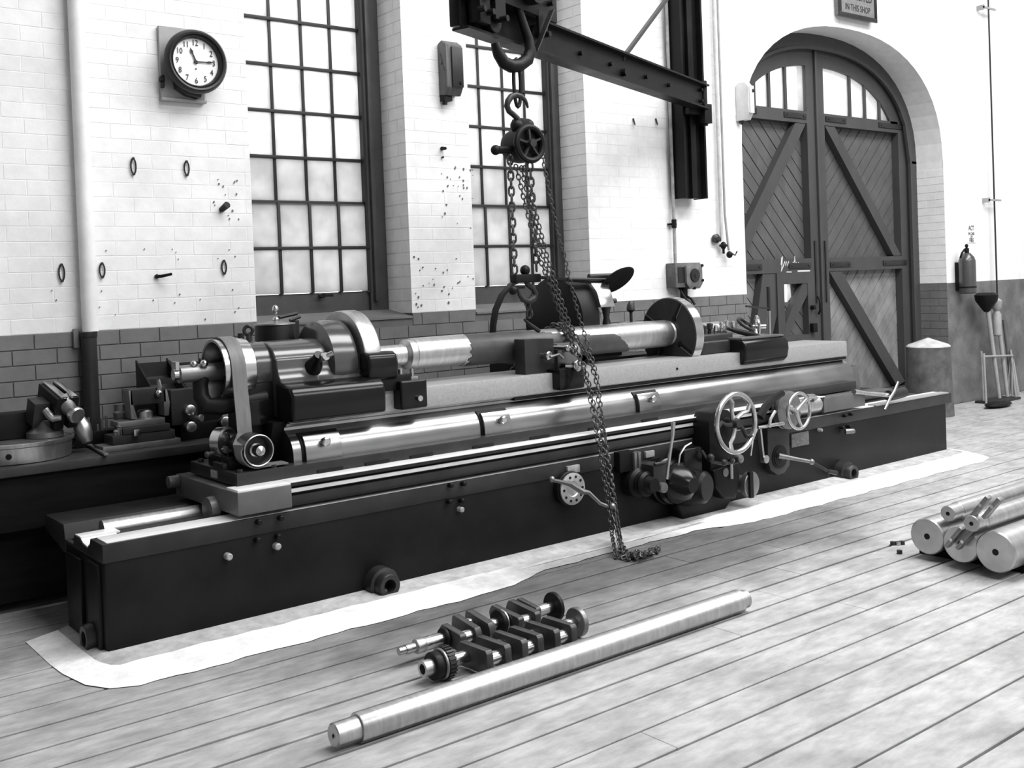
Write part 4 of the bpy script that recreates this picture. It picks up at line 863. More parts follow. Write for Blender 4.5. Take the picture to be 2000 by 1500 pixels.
ts = mp(G().box((6.10,5.40,1.10),(6.95,5.78,1.20)).box((6.08,5.42,1.0),(6.5,5.78,1.25)), 'tailstock', MIDM, .02, 3)
mp(G().lathe((6.03,5.6,1.262),(1,0,0),[(0,.12),(.05,.12),(.10,.10),(.14,.075),(.2,.07),(.5,.07),(.5,0)],36), 'tailstock_sleeve', STEEL, parent=ts)
mp(G().prism([(5.26,1.03),(5.245,1.10),(5.25,1.16),(5.28,1.195),(5.34,1.205),(5.45,1.20),(5.45,1.0),(5.29,1.0)], 'X', 6.43, 6.97), 'tailstock_skirt', GLOSS, .02, 3, parent=ts)
mp(G().box((6.43,5.28,1.195),(6.95,5.60,1.212)), 'tailstock_cap', GREYM, .006, parent=ts)
q = at(1479,638,Y=5.62); mp(G().torus((q.x,5.62,q.z),(.75,-.65,0),.085,.013,28,8).cyl((q.x-.02,5.65,q.z),(q.x+.06,5.58,q.z),.02).bar((q.x-.05,5.56,q.z-.03),(q.x+.05,5.68,q.z+.03),.016,.02), 'tail_handwheel', POLISH, parent=ts)
q = at(1452,633,Y=5.62); mp(G().torus((q.x,5.6,q.z),(.2,-.6,.8),.07,.014,24,8).bar((q.x-.06,5.6,q.z),(q.x+.06,5.6,q.z),.016,.02), 'clamp_wheel', MIDM, parent=ts)
mp(G().tube([at(1422,642,Y=5.45),at(1445,648,Y=5.42),at(1475,655,Y=5.38),at(1490,661,Y=5.35)],[.012,.022,.022,.012],10), 'clamp_lever', IRON, parent=ts)
a_ = at(1503,660,Y=5.38); b_ = at(1500,560,Y=5.38); mid = at(1502,607,Y=5.38)
mp(G().cyl(a_,mid,.014,n=10), 'clamp_rod', POLISH, parent=ts); mp(G().cyl(mid,b_,.015,n=10).cyl(a_-V((.0,.0,.03)),a_,.02).bar(at(1457,598,Y=5.38),at(1504,603,Y=5.38),.014,.014), 'clamp_rod_upper', MIDM, parent=ts)
for x,y,r in ((1372,640,.03),(1385,636,.026),(1396,640,.02),(1408,634,.022),(1418,630,.018),(1430,632,.02),(1412,650,.026)):
    q = at(x,y,Y=5.5); mp(G().lathe((q.x,5.5,q.z-.06),(0,-.1,1),[(0,r*.6),(.03,r*.6),(.035,r),(.075,r),(.08,r*.5),(.085,0)],12), 'tail_fitting', POLISH if r < .024 else MIDM, parent=ts)
# front controls
hw = thing if False else None
W = (5.80,4.84,.66)
col = mp(G().prism([(5.62,.56),(5.62,.68),(5.66,.74),(5.74,.76),(5.84,.74),(5.88,.66),(5.88,.28),(5.80,.2),(5.68,.2),(5.62,.3)], 'Y', 4.93, 5.09), 'control_column', BLACK, .012)
hwm = mp(G().torus(W,(0,1,0),.205,.019,48,12), 'large_handwheel', POLISH)
for k_ in range(5):
    a = PI/2+.35+2*PI*k_/5; pts = []
    for t in (0,.25,.5,.75,1): 
        aa = a+.35*math.sin(t*PI*2)*.5; pts.append((W[0]+.2*t*math.cos(aa),W[1]+.015*(1-t),W[2]+.2*t*math.sin(aa)))
    mp(G().tube(pts,[.022,.017,.015,.015,.017],8), 'wheel_spoke', MIDM if k_ % 2 else STEEL, parent=hwm)
mp(G().lathe((W[0],W[1]-.03,W[2]),(0,1,0),[(0,.0),(0,.03),(.03,.038),(.10,.035),(.25,.03)],20), 'wheel_hub', MIDM, parent=hwm)
W2 = (6.60,4.90,.657)
hw2 = mp(G().torus(W2,(0,1,0),.135,.013,40,10), 'small_handwheel', POLISH)
for k_ in range(3):
    a = -PI/2+2*PI*k_/3+.2; mp(G().tube([(W2[0],W2[1]+.03,W2[2]),(W2[0]+.07*math.cos(a),W2[1]+.015,W2[2]+.07*math.sin(a)),(W2[0]+.135*math.cos(a),W2[1],W2[2]+.135*math.sin(a))],[.02,.014,.013],8), 'wheel_spoke', STEEL, parent=hw2)
mp(G().lathe((W2[0],W2[1]+.05,W2[2]),(0,1,0),[(0,.03),(.02,.04),(.2,.04)],18), 'wheel_hub', STEEL, parent=hw2)
mp(G().lathe((W2[0],4.975,W2[2]),(0,1,0),[(0,.0),(0,.12),(.01,.145),(.03,.145),(.035,.13),(.05,.13),(.055,.145),(.07,.14),(.1,.05)],48), 'index_drum', DULL, parent=hw2)
q = at(1590,775,Y=5.02); mp(G().cyl((W2[0]+.05,5.03,.66),(W2[0]+.4,5.03,.66),.06,n=24).tube([at(1575,775,Y=4.93),at(1588,774,Y=4.95),at(1592,778,Y=4.98)],.02,8), 'feed_cylinder', STEEL, parent=hw2)
mp(G().tube([at(1484,815,Y=4.97),at(1495,795,Y=4.97),at(1510,778,Y=4.97),at(1528,768,Y=4.98)],[.03,.03,.028,.025],8), 'curved_arm', BLACK)
mp(G().tube([at(1502,835,Y=4.95),at(1505,818,Y=4.95),at(1514,803,Y=4.95)],.012,8), 'arm_rib', STEEL)
ap = mp(G().prism([at(x,y,Y=5.04).xz[:] for x,y in ((1497,837),(1540,832),(1541,908),(1530,924),(1517,928),(1503,918),(1498,900))], 'Y', 5.03, 5.09), 'apron_plate', MIDM, .008)
q = at(1522,892,Y=5.03); mp(G().lathe((q.x,5.035,q.z),(0,-1,0),[(0,.09),(.012,.09),(.014,.075),(.02,.075),(.022,.04),(.03,0)],36), 'apron_boss', BLACK, parent=ap)
e1 = at(1585,902,Y=4.88); e0 = at(1520,890,Y=5.0); e2 = at(1617,920,Y=4.82); e3 = at(1634,924,Y=4.80)
mp(G().tube([e0,at(1552,896,Y=4.94),e1],[.022,.016,.014],10).ball(tuple(e1),.024,12), 'crank_shaft', DULL, parent=ap)
mp(G().tube([e1,e2],[.013,.011],8).tube([e2,e3],[.016,.018],8).cyl(tuple(e2),(e2.x,e2.y,e2.z-.05),.008), 'crank_handle', MIDM, parent=ap)
mp(G().cyl(at(1497,832,Y=4.97),at(1530,827,Y=4.97),.014).cyl(at(1480,835,Y=4.97),at(1497,833,Y=4.97),.011).tube([at(1478,838,Y=4.97),at(1470,860,Y=4.96),at(1466,890,Y=4.95)],.008,6), 'link_rod', STEEL, parent=ap)
mp(G().bar(at(1483,838,Y=4.97),at(1489,893,Y=4.97),.018,.03,(0,1,0)).lathe(at(1489,896,Y=4.99),(0,-1,0),[(0,.03),(.04,.03),(.045,0)],16), 'gear_lever', STEEL, parent=ap)
mp(G().box((6.73,5.072,.345),(6.95,5.089,.45)), 'name_plate', mat('dark_name_plate',.10,.4,lo=.5,hi=1.6,scale=60), .003)
# lever and gear cluster
a_ = at(1315,824,Y=4.90); b_ = at(1311,868,Y=4.90); c_ = at(1301,935,Y=4.92)
mp(G().tube([a_,at(1314,850,Y=4.9),b_,at(1305,910,Y=4.91),c_],[.016,.012,.011,.012,.02],8), 'long_lever', STEEL)
q = at(1298,953,Y=4.86); mp(G().lathe((q.x,4.92,q.z),(0,-1,0),[(0,.03),(.05,.036),(.06,.034),(.062,0)],18), 'lever_knob', DULL)
q = at(1262,945,Y=4.95); mp(G().lathe((q.x,5.09,q.z),(0,-1,0),[(0,.10),(.08,.10),(.1,.08),(.12,.08),(.16,.06),(.22,.045),(.22,0)],30).lathe((q.x,4.97,q.z),(0,-1,0),[(0,.075),(.03,.085),(.05,.07)],28), 'gear_hub', BLACK)
q = at(1283,935,Y=4.93); mp(G().box((q.x-.06,4.9,q.z-.06),(q.x+.06,5.09,q.z+.10)).cyl((q.x-.05,4.9,q.z+.105),(q.x+.06,4.9,q.z+.105),.012), 'hub_block', MIDM, .008)
q = at(1335,945,Y=4.9); mp(G().lathe((q.x,5.09,q.z),(0,-1,0),[(0,.16),(.05,.16),(.06,.15),(.10,.15),(.11,.13),(.14,.145),(.17,.14),(.2,.115),(.24,.10),(.28,.05),(.28,0)],40), 'cone_pulley', GLOSS)
mp(G().lathe((q.x+.1,5.06,q.z-.04),(.25,-1,0),[(0,.14),(.1,.14),(.13,.12),(.22,.11),(.24,.09),(.24,0)],36), 'gear_drum', BLACK)
q = at(1352,900,Y=4.95); mp(G().box((q.x-.09,4.94,q.z-.10),(q.x+.1,5.09,q.z+.09)), 'gear_box', GLOSS, .02, 3)
mp(G().tube([at(1326,940,Y=4.93),at(1325,910,Y=4.93),at(1328,888,Y=4.93),at(1338,872,Y=4.93),at(1350,865,Y=4.93)],.007,6), 'oil_pipe', STEEL)
mp(G().tube([at(1370,880,Y=4.92),at(1378,893,Y=4.9),at(1390,902,Y=4.88),at(1410,906,Y=4.86),at(1432,903,Y=4.86)],.012,8).ball(tuple(at(1413,903,Y=4.86)),.028).ball(tuple(at(1388,893,Y=4.87)),.026).ball(tuple(at(1428,900,Y=4.86)),.022), 'linkage', MIDM)
q = at(1415,940,Y=4.93); mp(G().prism([(q.x-.14,q.z+.10),(q.x-.12,q.z-.02),(q.x-.03,q.z-.12),(q.x+.09,q.z-.14),(q.x+.14,q.z-.02),(q.x+.15,q.z+.12)], 'Y', 4.905, 5.08), 'apron_case', BLACK, .02, 3)
q = at(1418,923,Y=4.9); mp(G().lathe((q.x,4.95,q.z),(0,-1,0),[(0,.035),(.05,.03),(.055,0)],16), 'case_plug', DULL)
q = at(1432,908,Y=4.88); mp(G().cyl((q.x,4.9,q.z-.10),(q.x,4.9,q.z+.02),.014).lathe((q.x,4.9,q.z+.01),(0,-.3,1),[(0,.02),(.03,.024),(.032,0)],12), 'plunger', STEEL)
q = at(1468,948,Y=4.88); mp(G().lathe((q.x,5.05,q.z),(.1,-1,0),[(0,.06),(.1,.06),(.12,.09),(.16,.095),(.165,.09),(.165,0)],36), 'slotted_disc', DULL)
mp(G().box((q.x-.035,4.862,q.z-.085),(q.x+.0,4.888,q.z+.10)), 'disc_slot', IRON)
q = at(1452,897,Y=4.93); mp(G().lathe((q.x,5.09,q.z),(0,-1,0),[(0,.05),(.1,.045),(.14,.03),(.15,0)],20), 'side_knob', DULL)
q = at(1380,985,Y=4.95); mp(G().prism([(q.x-.25,.12),(q.x-.2,.02),(q.x+.25,.02),(q.x+.4,.15),(q.x+.3,.32),(q.x-.15,.34)], 'Y', 4.99, 5.09), 'drip_housing', BLACK, .02, 3)
# dial with cranked handle, plates
q = at(1120,955,Y=5.02); dl2 = mp(G().lathe((q.x,5.09,q.z),(.0,-1,0),[(0,.11),(.04,.11),(.045,.105),(.05,.105),(.052,0)],40), 'index_dial', IRON)
mp(G().lathe((q.x,5.035,q.z),(0,-1,0),[(0,.102),(.012,.102),(.014,.095),(.014,.05),(.008,.045),(.008,0)],40), 'dial_face', mat('silvered_dial',.6,.35,.8,lo=.8,hi=1.1,scale=20), parent=dl2)
for k_ in range(10): 
    a = 2*PI*k_/10; mp(G().cyl((q.x+.078*math.cos(a),5.024,q.z+.078*math.sin(a)),(q.x+.078*math.cos(a),5.018,q.z+.078*math.sin(a)),.009,n=8), 'dial_hole', IRON, parent=dl2)
mp(G().tube([at(1076,937,Y=4.93),at(1095,941,Y=4.94),at(1112,945,Y=4.95),at(1137,960,Y=4.95),at(1150,962,Y=4.93),at(1172,983,Y=4.92),at(1188,989,Y=4.90)],[.012,.012,.016,.02,.013,.011,.012],8).ball(tuple(at(1078,936,Y=4.93)),.02,10).ball(tuple(at(1196,989,Y=4.88)),.022,10), 'cranked_handle', DULL, parent=dl2)
for (x0,y0,x1,y1) in ((1106,911,1130,921),(1259,882,1276,891)):
    a = at(x0,y0,Y=5.08); b = at(x1,y1,Y=5.08); mp(G().box((a.x,5.066,b.z),(b.x,5.09,a.z)), 'instruction_plate', PLATE, .002)
a = at(1206,884,Y=5.05); b = at(1236,918,Y=5.05); mp(G().box((a.x,5.03,b.z),(b.x,5.09,a.z)), 'stop_block', IRON, .006)
a = at(1235,884,Y=5.03); b = at(1249,920,Y=5.03); mp(G().box((a.x,5.01,b.z),(a.x+(b.x-a.x)*.42,5.09,a.z)).box((a.x+(b.x-a.x)*.6,5.01,b.z),(b.x,5.09,a.z)).box((a.x,5.02,b.z+.04),(b.x,5.08,a.z-.1)).cyl(((a.x+b.x)/2,5.03,b.z-.05),((a.x+b.x)/2,5.03,b.z),.011), 'gauge_stop', DULL, .003)
# bolts on the bed front
for (x,y,r,mt) in ((505,1020,.014,IRON),(548,1012,.014,IRON),(503,1055,.014,IRON),(543,1048,.014,IRON),(446,1087,.018,PLATE),(541,1067,.018,PLATE),(880,948,.014,IRON),(905,945,.014,IRON),(878,980,.014,IRON),(902,978,.014,IRON),(900,995,.016,PLATE),(1650,812,.014,IRON),(1662,809,.014,IRON),(1645,835,.014,IRON),(1658,833,.014,IRON),(1602,840,.013,PLATE)):
    q = at(x,y,Y=5.07); mp(G().lathe((q.x,5.095,q.z),(0,-1,0),[(0,r),(.04,r),(.045,r*.7),(.045,0)],12), 'bed_bolt', mt)
q = at(1655,842,Y=5.06); mp(G().lathe((q.x-.03,5.06,q.z),(1,-.6,0),[(0,.022),(.07,.022),(.08,.016),(.08,0)],12), 'drain_plug', DULL)
# anchor sockets along the foot
def socket(c, d):
    d = V(d); mp(G().lathe(V(c)-d*.0,d,[(0,.092),(.07,.09),(.077,.073),(.12,.068),(.128,.061),(.126,.037),(.05,.035),(.05,0)],32), 'anchor_socket', MIDM)
q = at(752,1150,Y=5.05); q = at(762,1147,Y=4.965); socket((q.x,5.09,.066),(0,-1,0)); q = at(1668,926,Y=4.965); socket((q.x,5.09,.066),(0,-1,0)); socket((1.60,5.27,.07),(-1,0,0))
# right hand end of the bed: rod, cross handle, stop
rd = mp(G().tube([at(1668,765,Y=5.06),at(1690,768,Y=5.05),at(1735,772,Y=5.0)],[.022,.016,.02],10), 'end_rod', STEEL)
q = at(1742,772,Y=5.0); mp(G().cyl((q.x-.05,5.0,q.z),(q.x+.18,5.0,q.z+.01),.045,n=20), 'end_bush', MIDM, parent=rd)
mp(G().tube([at(1754,746,Y=4.96),at(1747,764,Y=4.96),at(1739,777,Y=4.96),at(1728,800,Y=4.96)],[.009,.013,.013,.009],8), 'cross_handle', POLISH, parent=rd)
mp(G().box((7.70,5.35,.70),(8.05,5.75,.86)).box((8.15,5.45,.545),(8.75,5.62,.60)), 'end_stop_block', GREYM, .008)
q = at(1700,748,Y=5.6); mp(G().prism([(q.x-.07,.5),(q.x+.07,.5),(q.x+.06,q.z+.05),(q.x,q.z+.16),(q.x-.06,q.z+.05)], 'Y', 5.75, 5.80), 'back_lug', GREYM, .006)
mp(G().box((7.9,5.08,.546),(9.05,5.16,.56)), 'end_way_cover', SCRAPED, .003)

# mounted work shaft
ws = thing('work_shaft', 'thick steel shaft held between the face plates of the machine, bright at both ends', 'shaft', (4.6,ax_y,1.16))
part(G().lathe((3.21,ax_y,ax_z+.012),(1,0,0),[(0,.06),(0,.066),(.34,.066),(.345,.078),(.36,.094),(.40,.096),(.405,.100),(.80,.101)],48), 'bright_end', STEEL, ws)
rs_ = random.Random(6); n = 48; ed0 = [.014*math.sin(i*1.7)+rs_.uniform(-.012,.012) for i in range(n)]; ed1 = [-.13*math.sin(2*PI*i/n)+rs_.uniform(-.009,.009) for i in range(n)]
vs = []; fs = []
for e in (0,1):
    for i in range(n):
        a = 2*PI*i/n; vs.append(((4.01+ed0[i]) if e == 0 else (5.36+ed1[i]), ax_y+.1035*math.cos(a), ax_z+.006*(1-e)+.1035*math.sin(a)))
for i in range(n): fs.append((i,(i+1)%n,n+(i+1)%n,n+i))
part(G().add(vs,fs).cyl((4.06,ax_y,ax_z+.004),(5.24,ax_y,ax_z),.099,n=40), 'scale_skin', SCALE, ws)
part(G().lathe((3.98,ax_y,ax_z+.006),(1,0,0),[(0,.1),(1.2,.1015),(1.93,.102),(1.935,.096),(1.95,.09),(1.965,.096),(1.975,.09)],48), 'bright_body', STEEL, ws)

# cement fillet round the foot of the machine
FX0, FX1 = 1.53, 9.03
def foot_path(ol, of, z, wob=None):
    """line round the left end, the front and the right corner at offsets ol (ends) and of (front)"""
    p = [(FX0-ol,5.66),(FX0-ol,5.45),(FX0-ol,5.22),(FX0-ol*.96,5.09-of*.1),(FX0-ol*.8,5.09-of*.55),(FX0-ol*.5,5.09-of*.86),(FX0,5.09-of)]
    p += [(FX0+(FX1-.2-FX0)*k/90, 5.09-of) for k in range(1,91)] + [(FX1+ol*.1,5.09-of*.85),(FX1+ol*.7,5.09-of*.4),(FX1+ol,5.09),(FX1+ol,5.45)]
    return [(x,y+(wob(k,x) if wob else 0),z) for k,(x,y) in enumerate(p)]
def band(g, a, b): n = len(a); return g.add(a+b, [(i,i+1,n+i+1,n+i) for i in range(n-1)])
g = G(); band(g, foot_path(-.02,-.02,.04), foot_path(.03,.05,.036)); band(g, foot_path(.03,.05,.036), foot_path(.07,.13,.024)); band(g, foot_path(.07,.13,.024), foot_path(.10,.24,.018))
t1 = struct(g, 'trim_1', CEMENT, smooth=True)
rr = random.Random(8)
def w_in(k, x): return .008*math.sin(k*1.9)+.004*math.sin(k*.7)
def w_out(k, x):
    w0 = .010*math.sin(k*1.1)+.006*math.sin(k*2.7)
    if 3.55 < x < 5.75: t = math.sin((x-3.55)/2.2*PI); w0 += min(.13, .22*t)
    return w0
wi = foot_path(.07,.17,.0255,w_in); wo = foot_path(.225,.44,.003,w_out)
wm = [tuple((a_+b_)/2+(0.001 if q_ == 2 else 0) for q_,(a_,b_) in enumerate(zip(p,q))) for p,q in zip(wi,wo)]
g = G(); band(g, wi, wm); band(g, wm, wo); vs, fs = g.v, g.f
o = part(G().add(vs,fs), 'whitened_edge', CEMENTW, t1)

# ------------------------------------------------------------------ workbench behind the machine
BZ = .81
bn_ = thing('workbench', 'dark heavy workbench along the wall behind the machine', 'workbench', (2.2,6.5,0))
part(G().box((.4,6.12,BZ-.05),(3.6,6.79,BZ)), 'bench_top', mat('oily_bench_wood',.03,.5,spec=.25,lo=.6,hi=1.3,scale=6,stretch=(.5,3,1)), bn_, .006)
part(G().box((.42,6.15,.46),(3.58,6.18,BZ-.05)), 'front_board', mat('dark_bench_wood',.006,.7,spec=.08,lo=.6,hi=1.4,scale=6,stretch=(.5,1,3)), bn_, .004)
for x in (.5,1.7,2.9): part(G().box((x,6.2,0),(x+.14,6.34,BZ-.05)), 'leg', MATS['dark_bench_wood'], bn_, .005)
for x in (.5,1.7,2.9): part(G().box((x,6.62,0),(x+.14,6.76,BZ-.05)), 'leg', MATS['dark_bench_wood'], bn_, .005)
part(G().box((.45,6.24,.06),(3.5,6.27,.46)), 'kick_board', MATS['dark_bench_wood'], bn_)
part(G().box((.42,6.28,.20),(3.55,6.74,.23)), 'lower_shelf', MATS['dark_bench_wood'], bn_)
# magnetic chuck drum
dc = (1.49,6.48); DS = 1.14
dr = thing('round_chuck', 'large round flat steel drum lying on the bench at the left edge', 'drum', (dc[0],dc[1],BZ))
part(G().lathe((dc[0],dc[1],BZ+.005),(0,0,1),[(-.005,.24*DS),(0,.255*DS),(.085,.262*DS),(.09,.272*DS),(.108,.275*DS),(.111,.268*DS),(.103,.262*DS)],64,False), 'drum_wall', STEEL, dr)
part(G().lathe((dc[0],dc[1],BZ+.005),(0,0,1),[(.100,.264*DS),(.103,.12),(.103,0)],64,False), 'drum_top', DULL, dr)
a = -.35; part(G().cyl((dc[0]+.28*math.cos(a-PI/2),dc[1]+.28*math.sin(a-PI/2),BZ+.05),(dc[0]+.2985*math.cos(a-PI/2),dc[1]+.2985*math.sin(a-PI/2),BZ+.05),.016,n=12), 'drum_hole', IRON, dr)
q = V((dc[0]+.315,6.48,BZ+.055)); part(G().tube([(q.x-.03,q.y,q.z+.035),(q.x+.0,q.y,q.z+.03),(q.x+.012,q.y,q.z),(q.x+.0,q.y,q.z-.025),(q.x-.03,q.y,q.z-.03)],.011,8), 'side_handle', MIDM, dr)
# tilting vice on the drum
vz = BZ+.11; vo = thing('machine_vice', 'tilted machine vice with two bright jaws standing on the round drum', 'vice', (1.62,6.45,vz))
part(G().lathe((1.64,6.44,vz),(0,0,1),[(0,.10),(.03,.10),(.05,.07),(.10,.05)],28), 'swivel_base', DULL, vo)
Rv = Matrix.Rotation(R_(10),3,'Z') @ Matrix.Rotation(R_(20),3,'X')
pc = V((1.72,6.42,vz+.215))
def vb(lo,hi,nm,mt,bev=.004): part(G().box(tuple(pc+V(lo)),tuple(pc+V(hi)),Rv,tuple(pc)), nm, mt, vo, bev)
vb((-.07,-.12,-.14),(-.012,.12,.05),'fixed_jaw',BLACK); vb((.012,-.12,-.14),(.06,.12,.05),'moving_jaw',BLACK)
vb((-.05,-.122,.05),(-.012,.122,.062),'jaw_plate',POLISH,.002); vb((.012,-.122,.05),(.045,.122,.062),'jaw_plate',POLISH,.002)
vb((-.16,-.05,-.14),(-.07,.05,.0),'vice_slide',MIDM)
q = at(140,805,Y=6.32); part(G().lathe(at(118,778,Y=6.36),(q-at(118,778,Y=6.36)),[(0,.05),(.05,.055),(.09,.04),(.11,.032),(.125,.04),(.15,.04),(.155,.03),(.16,0)],24), 'screw_boss', DULL, vo)
part(G().lathe(at(141,806,Y=6.30),(.3,-1,-.3),[(0,.025),(.02,.045),(.05,.047),(.06,.04),(.062,0)],24), 'screw_knob', STEEL, vo)
part(G().tube([at(88,800,Y=6.35),at(98,812,Y=6.33),at(104,818,Y=6.32),at(120,816,Y=6.3)],[.02,.024,.02,.014],8), 'clamp_handle', STEEL, vo)
part(G().lathe(at(160,832,Y=6.4),(.2,-.2,-1),[(-.05,.03),(0,.05),(.06,.045),(.10,.03),(.11,0)],18), 'swivel_lock', STEEL, vo)
part(G().box((1.40,6.48,vz),(1.60,6.60,vz+.15)), 'vice_block', BLACK, vo, .01)
# spanner lying on the bench
a_ = at(176,870,Z=BZ+.012); b_ = at(208,888,Z=BZ+.012)
solo(G().bar(a_,b_,.024,.012).ball(tuple(a_),.02,10,(1,1,.5)), 'bar_spanner', DULL, 'short steel bar lying flat near the front edge of the bench', 'tool', (a_.x,a_.y,BZ), bevel=.002)
# fixture with U frame
f0 = at(300,868,Z=BZ); fx_ = thing('grinding_fixture', 'stepped cast fixture with a U-shaped frame on the bench', 'fixture', (2.12,6.40,BZ))
part(G().box((1.90,6.24,BZ),(2.36,6.41,BZ+.035)), 'base_plate', DULL, fx_, .006)
part(G().box((1.96,6.25,BZ+.035),(2.33,6.41,BZ+.09)).box((2.02,6.245,BZ+.09),(2.30,6.41,BZ+.13)), 'stepped_block', MIDM, fx_, .006)
part(G().box((2.0,6.27,BZ+.13),(2.28,6.41,BZ+.165)), 'slide_plate', DULL, fx_, .005)
u0_ = at(248,762,Y=6.36); u1_ = at(316,760,Y=6.36)
part(G().prism([(u0_.x,BZ+.17),(u0_.x+.035,BZ+.17),(u0_.x-.005+.02,BZ+.25),(u0_.x+.01,u0_.z),(u0_.x-.01,u0_.z)], 'Y', 6.30, 6.41), 'frame_cheek', DULL, fx_, .003)
part(G().prism([(u1_.x-.01,BZ+.17),(u1_.x+.015,BZ+.17),(u1_.x+.025,BZ+.25),(u1_.x+.01,u1_.z),(u1_.x-.015,u1_.z)], 'Y', 6.30, 6.41), 'frame_cheek', DULL, fx_, .003)
part(G().box((u0_.x-.005,6.30,u0_.z-.09),(u1_.x+.005,6.41,u0_.z+.005)), 'frame_head', MIDM, fx_, .005)
q = at(283,803,Y=6.36); part(G().lathe((q.x,6.36,BZ+.165),(0,0,1),[(0,.045),(.04,.045),(.05,.035),(.05,0)],20), 'hub', STEEL, fx_)
part(G().tube([at(309,742,Y=6.30),at(312,755,Y=6.29),at(311,768,Y=6.29)],[.012,.014,.018],8).ball(tuple(at(310,768,Y=6.285)),.022,10), 'clamp_screw', POLISH, fx_)
q = at(267,845,Y=6.24); part(G().box((q.x-.02,6.225,q.z-.02),(q.x+.02,6.24,q.z+.02)), 'index_plate', POLISH, fx_, .003)
for x,y in ((226,850),(238,846),(246,852),(232,840)): q = at(x,y,Y=6.28); part(G().cyl((q.x,6.28,BZ+.03),(q.x,6.28,q.z+.02),.012,n=8).ball((q.x,6.28,q.z+.02),.014,8), 'stud', DULL, fx_)
q = at(236,800,Y=6.5); solo(G().lathe((q.x,6.49,BZ),(0,0,1),[(0,.06),(.03,.06),(.06,.04),(.16,.045),(.20,.05),(.21,.042),(.25,.042),(.25,0)],24), 'clamp_collar', DULL, 'small stacked collar behind the cast fixture on the bench', 'collar', (q.x,6.49,BZ))
g = G(); rr = random.Random(4)
tray = thing('tool_block', 'low block holding upright studs beside the drain pipe on the bench', 'tool block', (2.0,6.64,BZ))
part(G().box((1.84,6.57,BZ),(2.10,6.70,BZ+.09)), 'block', BLACK, tray, .005)
for k in range(7): part(G().cyl((1.88+.035*k,6.60+.03*(k%3),BZ+.09),(1.88+.035*k,6.60+.03*(k%3),BZ+.13+.02*(k%3)),.008,n=8), 'stud', DULL, tray)
# black gear box with knobs
gb0 = at(333,762,Y=6.33); gb1 = at(387,820,Y=6.33)
gb = thing('control_box', 'square dark casting with round silver knobs at the end of the bench', 'box', ((gb0.x+gb1.x)/2,6.42,BZ))
part(G().box((gb0.x,6.33,gb1.z-.02),(gb1.x,6.41,gb0.z)), 'upper_casting', MIDM, gb, .008); part(G().box((gb0.x+.06,6.34,BZ),(gb1.x+.25,6.41,gb1.z-.02)), 'lower_casting', BLACK, gb, .008)
for x,y,Yk in ((373,801,6.28),(375,834,6.24),(442,824,6.28)): q = at(x,y,Y=Yk); part(G().cyl((q.x,6.36,q.z),(q.x,Yk+.03,q.z),.02).lathe((q.x,Yk+.05,q.z),(0,-1,0),[(0,.03),(.02,.032),(.045,.032),(.05,.026),(.051,0)],22), 'knob', STEEL, gb)
q = at(390,816,Y=6.26); part(G().cyl((q.x-.03,6.34,q.z),(q.x,6.24,q.z),.012).lathe((q.x,6.25,q.z),(.6,-1,0),[(0,.022),(.012,.022)],14), 'small_knob', STEEL, gb)
# sloping trays
def tray_(px0, px1, lab):
    a = at(px0,707,Y=6.72); b = at(px1,704,Y=6.72); z1 = a.z
    t = thing('sloping_tray', lab, 'tray', ((a.x+b.x)/2,6.6,BZ))
    for x in (a.x,b.x): part(G().prism([(6.74,z1+.01),(6.42,BZ+.30),(6.42,BZ+.0),(6.74,BZ)], 'X', x-.006, x+.006), 'side_plate', BLACK, t, .002)
    part(G().box((a.x,6.72,BZ),(b.x,6.735,z1-.01)), 'back_plate', MIDM, t)
    part(G().add([(a.x,6.72,z1-.10),(b.x,6.72,z1-.10),(b.x,6.43,BZ+.22),(a.x,6.43,BZ+.22),(a.x,6.72,z1-.11),(b.x,6.72,z1-.11),(b.x,6.43,BZ+.21),(a.x,6.43,BZ+.21)],[(0,1,2,3),(7,6,5,4),(0,4,5,1),(1,5,6,2),(2,6,7,3),(3,7,4,0)]), 'tray_floor', MIDM, t, smooth=False)
    part(G().box((a.x,6.57,BZ+.34),(b.x,6.58,BZ+.375)), 'divider', MIDM, t); part(G().box((a.x,6.42,BZ),(b.x,6.43,BZ+.26)), 'front_plate', BLACK, t)
tray_(268,328,'dark sloping metal tray leaning on the wall behind the bench fixture, left one')
tray_(333,392,'dark sloping metal tray behind the bench, right one next to the pulley')

# ------------------------------------------------------------------ things lying on the floor
# long bright shaft
lsx0, lsx1, lsy = 1.835, 4.185, 3.475
ls = thing('floor_shaft', 'long bright steel shaft with stepped end lying on the floor boards in front', 'shaft', ((lsx0+lsx1)/2,lsy,0))
part(G().lathe((lsx0+.10,lsy,.0575),(1,0,0),[(0,.04),(0,.055),(.004,.0575),(2.20,.0575),(2.203,.047),(2.25,.046)],40), 'main_bar', STEEL, ls)
part(G().lathe((lsx0,lsy,.0575),(1,0,0),[(.004,.006),(0,.012),(0,.040),(.005,.046),(.10,.047)],36,False).cyl((lsx0+.006,lsy,.0575),(lsx0+.012,lsy,.0575),.013,n=12), 'stepped_end', STEEL, ls)
part(G().cyl((lsx0-.001,lsy,.0575),(lsx0+.004,lsy,.0575),.006,n=10), 'centre_hole', IRON, ls)
